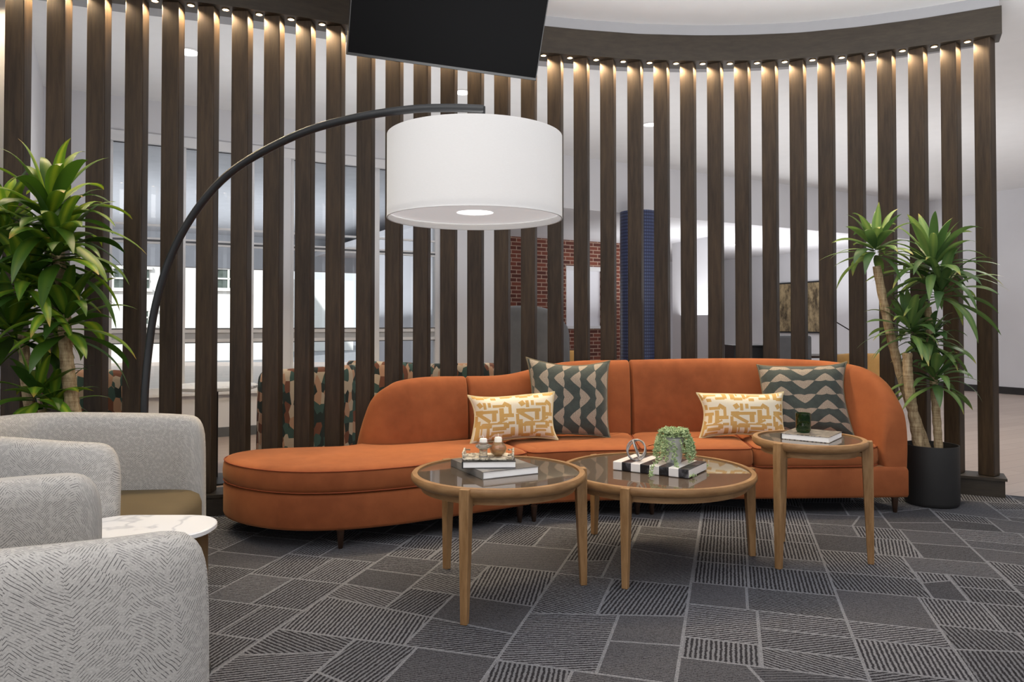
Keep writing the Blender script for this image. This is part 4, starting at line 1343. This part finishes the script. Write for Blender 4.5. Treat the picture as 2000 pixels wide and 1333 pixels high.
lb.parent = lamp; lb.location = Vector((SX, SY, 1.88)) - lamp.location

# ------------------------------------------------------------------ wall screen (TV)
A = at_y(677, 107, 4.14); B = at_y(1047, 158, 4.59)
B.z = A.z = (A.z + B.z) / 2
rv = (B - A).normalized(); nv = Vector((rv.y, -rv.x, 0))
tl_ = R(23)
uv_ = Vector((0, 0, math.cos(tl_))) + nv * math.sin(tl_); nn_ = nv * math.cos(tl_) - Vector((0, 0, math.sin(tl_)))
Wt, Ht = (B - A).length, .66
tvr = empty('television', tuple((A + B) / 2), 'large black flat television hung tilted from the ceiling above the lamp', 'television')
def tvbox(a0, a1, b0, b1, c0, c1, name, mat, bevel=.002):
    vs = [A + rv * a + uv_ * b + nn_ * c for c in (c0, c1) for b in (b0, b1) for a in (a0, a1)]
    MB().add(vs, [(0, 2, 3, 1), (4, 5, 7, 6), (0, 1, 5, 4), (2, 6, 7, 3), (0, 4, 6, 2), (1, 3, 7, 5)]).build(name, mat, tvr, bevel=bevel)
tvbox(0, Wt, 0, Ht, -.03, 0, 'television_frame', M['tv_frame'])
tvbox(.006, Wt - .006, .016, Ht - .006, 0, .001, 'television_screen', M['tv'], 0)
tvbox(.3, Wt - .3, .15, Ht - .1, -.07, -.03, 'rear_housing', M['tv_frame'])
m = MB(); pc_ = A + rv * Wt / 2 + uv_ * Ht * .55 - nn_ * .07
m.tube([pc_, pc_ - nv * .08 + Vector((0, 0, .05)), Vector((pc_.x - nv.x * .08, pc_.y - nv.y * .08, CEIL))], .022, 12); m.build('ceiling_mount', M['black'], tvr, smooth=True)

# ------------------------------------------------------------------ dracaena plants
def leaf(m, uvs, base, az, el, L, W, droop, rg, twist=0, idx=0):
    n = 12
    d = Vector((math.cos(az) * math.cos(el), math.sin(az) * math.cos(el), math.sin(el)))
    p = Vector(base); o = len(m.v)
    side0 = Vector((-math.sin(az), math.cos(az), 0))
    vs = []
    for i in range(n + 1):
        f = i / n
        w = W * (.26 * (1 - f) ** 3 + max(0, math.sin(PI * f ** .92)) ** .85)
        w = max(w, .0008)
        hd = Vector((d.x, d.y, 0))
        side = side0
        nrm = side.cross(d).normalized()
        tw = twist * f
        s2 = side * math.cos(tw) + nrm * math.sin(tw); n2 = side.cross(d).normalized()
        fold = .28 * (1 - f * .6)
        vs += [p - s2 * w * .5 + n2 * w * fold * -1 * -.5, p, p + s2 * w * .5 + n2 * w * fold * .5]
        uvs += [(idx + .04, f), (idx + .5, f), (idx + .96, f)]
        p = p + d * (L / n)
        d = (d + Vector((0, 0, -droop * (.35 + 2.3 * f) / n))).normalized()
    fs = []
    for i in range(n):
        a = i * 3
        fs += [(a, a + 1, a + 4, a + 3), (a + 1, a + 2, a + 5, a + 4)]
    m.add(vs, fs)
YMAX = [99]
def crown(root, c, n, L, W, seed, mat, spread=1.0, stem=.10, lab=None):
    rg = random.Random(seed); m = MB(); uvs = []
    for k in range(n):
        f = k / (n - 1)           # 0 bottom, 1 top
        az = k * 2.39996 + rg.uniform(-.25, .25)
        el = R(-14 + 92 * f ** 1.05) + rg.uniform(-.12, .12)
        LL = L * (1.0 - .28 * f) * rg.uniform(.8, 1.12)
        b = Vector(c) + Vector((math.cos(az), math.sin(az), 0)) * .012 + Vector((0, 0, -stem * .5 + stem * 1.0 * f))
        leaf(m, uvs, b, az, el, LL, W * rg.uniform(.8, 1.15), rg.uniform(.6, 1.5) * (1.05 - .1 * f) * spread, rg, rg.uniform(-.5, .5), k + rg.randint(0, 40))
    m.v = [(v[0], min(v[1], YMAX[0] - .02 * math.exp(-max(0, v[1] - YMAX[0]) * 8)), v[2]) for v in m.v]
    o = m.build('leaf_crown', mat, root, smooth=True, uv=uvs, angle=180)
    return o
def cane(root, pts, r0, r1, seed):
    rg = random.Random(seed)
    P = catmull([Vector(p) for p in pts], 14)
    n = len(P)
    rad = [(r0 + (r1 - r0) * i / n) * (1 + .05 * math.sin(i * 1.7 + seed) + rg.uniform(-.03, .03)) for i in range(n)]
    m = MB(); m.tube(P, rad, 14); m.build('cane', M['cane'], root, smooth=True)
def planter(root, x, y, r, h, z=.009):
    m = MB(); m.lathe([(.001, z), (r - .015, z), (r - .006, z + .012), (r, z + .03), (r, h), (r - .008, h), (r - .010, h - .06)], (x, y, 0), 64); m.build('planter', M['pot'], root, smooth=True, angle=40)
    m = MB(); m.lathe([(.001, h - .04), (r - .009, h - .045)], (x, y, 0), 40); m.build('soil', M['soil'], root)

PX, PY = 2.775, 4.93
pr = empty('dracaena_plant', (PX, PY, .009), 'dracaena with three bare canes in a black planter right of the sofa', 'potted plant', 'dracaena plants')
planter(pr, PX, PY, .165, .40)
def pt(px, py, Y): return tuple(at_y(px, py, Y))
Yr = PY
YMAX[0] = 5.22
cane(pr, [(at_y(1797, 880, Yr - .05)).to_tuple()[:2] + (.34,), pt(1782, 800, Yr - .06), pt(1774, 740, Yr - .06), pt(1772, 690, Yr - .06)], .034, .030, 1)
cane(pr, [(at_y(1811, 880, Yr + .03)).to_tuple()[:2] + (.34,), pt(1768, 760, Yr + .03), pt(1738, 650, Yr + .03), pt(1712, 520, Yr + .02)], .034, .026, 2)
cane(pr, [(at_y(1834, 880, Yr - .02)).to_tuple()[:2] + (.34,), pt(1828, 800, Yr - .01), pt(1820, 700, Yr), pt(1812, 600, Yr)], .027, .022, 3)
lr = M['leaf_r']
crown(pr, pt(1710, 486, Yr + .02), 38, .35, .058, 21, lr, 1.0)
crown(pr, pt(1822, 520, Yr), 44, .46, .062, 22, lr, 1.0, stem=.16)
crown(pr, pt(1838, 570, Yr - .04), 24, .44, .058, 27, lr, 1.3)
crown(pr, pt(1778, 645, Yr - .05), 34, .36, .054, 23, lr, 1.0, stem=.12)
crown(pr, pt(1826, 740, Yr - .05), 34, .35, .054, 24, lr, 1.2, stem=.12)
crown(pr, pt(1815, 665, Yr + .03), 26, .32, .056, 25, lr, 1.2)

YMAX[0] = 4.16
QX, QY = -2.30, 3.85
ql = empty('dracaena_plant', (QX, QY, .009), 'broad-leaved yellow-green dracaena behind the grey armchair at the left edge', 'potted plant', 'dracaena plants')
planter(ql, QX, QY, .17, .40)
cane(ql, [(QX + .03, QY, .34), pt(152, 850, QY), pt(140, 780, QY), pt(130, 700, QY), pt(124, 600, QY + .02), pt(112, 480, QY + .02)], .036, .030, 5)
cane(ql, [(QX - .05, QY + .03, .34), pt(60, 800, QY + .05), pt(45, 650, QY + .05)], .03, .025, 6)
cane(ql, [(QX, QY - .08, .34), pt(90, 850, QY - .05), pt(82, 800, QY - .05)], .022, .02, 9)
ll = M['leaf_l']
crown(ql, pt(98, 420, QY), 36, .48, .078, 31, ll, 1.1, stem=.2)
crown(ql, pt(112, 490, QY - .04), 30, .46, .074, 37, ll, 1.3, stem=.16)
crown(ql, pt(52, 545, QY - .06), 34, .44, .074, 32, ll, 1.2, stem=.18)
crown(ql, pt(128, 625, QY - .02), 34, .42, .072, 33, ll, 1.25, stem=.18)
crown(ql, pt(20, 640, QY), 26, .40, .08, 34, ll, 1.2)
crown(ql, pt(72, 770, QY - .08), 22, .32, .062, 35, ll, 1.0)
crown(ql, pt(105, 790, QY - .02), 20, .30, .06, 36, ll, 1.0)
crown(ql, pt(5, 455, QY + .08), 30, .42, .074, 38, ll, 1.2, stem=.14)

# ------------------------------------------------------------------ furniture behind the screen
def px_x(px, Y): return (px - 1000) / F_PX * Y
MG = 'patterned tub chairs behind the screen'
for px, Y, rz, lab in ((172, 5.2, -60, 'mosaic-patterned tub chair behind the screen, nearest the left plant'),
                       (618, 6.15, 150, 'mosaic-patterned tub chair behind the screen, just left of the sofa back'),
                       (748, 7.0, 60, 'mosaic-patterned tub chair seen over the left end of the sofa back'),
                       (905, 6.65, 100, 'mosaic-patterned tub chair behind the screen, above the left yellow pillow')):
    barrel_chair('tub_chair', (px_x(px, Y), Y, 0), R(rz), lab, MG, M['mosaic'], M['teal'], H=.86, Hend=.80, w=.70, d=.66, T=.09, legs=True)
# cafe table
tx, ty = px_x(420, 5.7), 5.7
ct = empty('cafe_table', (tx, ty, 0), 'round white cafe table on a black column by the windows', 'table')
m = MB(); m.lathe([(.0005, .70), (.30, .70), (.315, .706), (.315, .724), (.30, .73), (.0005, .73)], (tx, ty, 0), 64); m.build('tabletop', M['marble'], ct, smooth=True, angle=40)
m = MB(); m.lathe([(.028, .02), (.028, .70)], (tx, ty, 0), 20); m.build('column', M['black'], ct, smooth=True)
m = MB(); m.lathe([(.22, 0), (.22, .012), (.05, .025), (.0005, .025)], (tx, ty, 0), 40); m.build('foot', M['black'], ct, smooth=True, angle=30)
# hooded pod chair
Yp = 8.7
barrel_chair('pod_chair', (px_x(1032, Yp), Yp, 0), R(75), 'tall charcoal felt pod chair in front of the brick wall', None, M['grey_felt'], M['grey_felt'], H=1.40, Hend=1.05, w=.84, d=.80, T=.08, cat='armchair', legs=True)
# navy column
Yc = 10.4
cxn = px_x(1248, Yc)
m = MB(); m.lathe([(.262, 0), (.262, 2.76)], (cxn, Yc, 0), 48); o = m.build('round_column', M['navy'], smooth=True, origin=(cxn, Yc, 0)); tag(o, 'dark navy dotted round column behind the sofa back', 'column')
# tan lounge chairs
for px, lab in ((1688, 'tan lounge chair behind the screen, left of the tall cane plant'), (1118, 'mustard chair before the brick wall behind the screen')):
    Y = 9.2 if px > 1500 else 10.2
    barrel_chair('lounge_chair', (px_x(px, Y), Y, 0), R(80), lab, 'tan lounge chairs in the far lobby', M['mustard'], M['mustard'], H=.84, Hend=.78, w=.62 if px > 1500 else .4, d=.66, T=.09, legs=True)
# desk with lamp and office chair
Yd = 10.6
dx0, dx1 = px_x(1520, Yd), px_x(1700, Yd)
dk = empty('desk', ((dx0 + dx1) / 2, Yd, 0), 'long dark desk standing beyond the screen', 'desk')
m = MB(); m.box(((dx0 + dx1) / 2, Yd, .735), (dx1 - dx0, .7, .03)); m.build('desktop', M['leg_dark'], dk, bevel=.003)
for x in (dx0 + .04, dx1 - .04):
    for y in (Yd - .3, Yd + .3):
        m = MB(); m.box((x, y, .36), (.05, .05, .72)); m.build('leg', M['black'], dk)
Yk = 10.4
kx0, kx1 = px_x(1424, Yk), px_x(1500, Yk)
cb = empty('media_cabinet', ((kx0 + kx1) / 2, Yk, 0), 'low black cabinet seen between slats left of the far desk', 'cabinet')
m = MB(); m.box(((kx0 + kx1) / 2, Yk, .46), (kx1 - kx0, .45, .84)); m.build('cabinet_body', M['black'], cb, bevel=.004)
m = MB(); m.box(((kx0 + kx1) / 2, Yk, .89), (kx1 - kx0 + .04, .5, .02)); m.build('cabinet_top', M['black'], cb, bevel=.003)
m = MB(); m.box(((kx0 + kx1) / 2, Yk, .02), (kx1 - kx0 - .06, .38, .04)); m.build('plinth', M['base_black'], cb)
oc = empty('office_chair', (px_x(1540, 9.9), 9.9, 0), 'grey office chair at the far desk', 'office chair')
ox, oy = oc.location.x, 9.9
m = MB(); m.box((ox, oy - .2, .83), (.44, .06, .42)); m.build('backrest', M['grey_felt'], oc, bevel=.03, seg=4, smooth=True)
m = MB(); m.box((ox, oy, .47), (.48, .46, .08)); m.build('seat', M['grey_felt'], oc, bevel=.03, seg=4, smooth=True)
m = MB(); m.tube([(ox, oy, .06), (ox, oy, .44)], .025, 12); m.build('gas_column', M['black'], oc, smooth=True)
m = MB()
for k in range(5):
    a = k * 2 * PI / 5; m.tube([(ox, oy, .08), (ox + .28 * math.cos(a), oy + .28 * math.sin(a), .05)], .016, 8)
    m.lathe([(.001, 0), (.022, .008), (.022, .036), (.001, .045)], (ox + .28 * math.cos(a), oy + .28 * math.sin(a), 0), 10)
m.build('star_base', M['black'], oc, smooth=True)
lx = px_x(1664, Yd - .1)
dl = empty('desk_lamp', (lx, Yd - .1, .75), 'thin white desk lamp with a dark arm on the far desk', 'desk lamp')
m = MB(); m.lathe([(.0005, .751), (.07, .751), (.07, .765), (.0005, .77)], (lx, Yd - .1, 0), 24); m.build('lamp_base', M['trim_ring'], dl, smooth=True, angle=30)
m = MB(); m.tube([(lx, Yd - .1, .765), (lx, Yd - .1, 1.09)], .009, 8); m.build('lamp_stem', M['trim_ring'], dl)
m = MB(); m.tube([(lx + .04, Yd - .1, 1.06), (lx - .26, Yd - .1, 1.24)], .008, 8); m.tube([(lx - .26, Yd - .1, 1.24), (lx - .34, Yd - .1, 1.20)], .02, 8); m.build('lamp_arm', M['black'], dl)
# painting on the right wall
pa = r_hit(1522) ; pb = r_hit(1618)
wn_ = Vector((-ER.y, ER.x, 0)) * -1
pcn = (pa + pb) / 2 + wn_ * .03
art = empty('framed_painting', (pcn.x, pcn.y, 1.0), 'brown abstract painting on the far right wall, seen between slats', 'painting')
m = MB(); m.box((pcn.x, pcn.y, 1.55), ((pb - pa).length, .04, 1.12), math.atan2(ER.y, ER.x)); m.build('frame', M['black'], art)
pf = pcn + wn_ * .022
m = MB(); m.box((pf.x, pf.y, 1.55), ((pb - pa).length - .06, .006, 1.06), math.atan2(ER.y, ER.x)); m.build('canvas', M['art'], art)
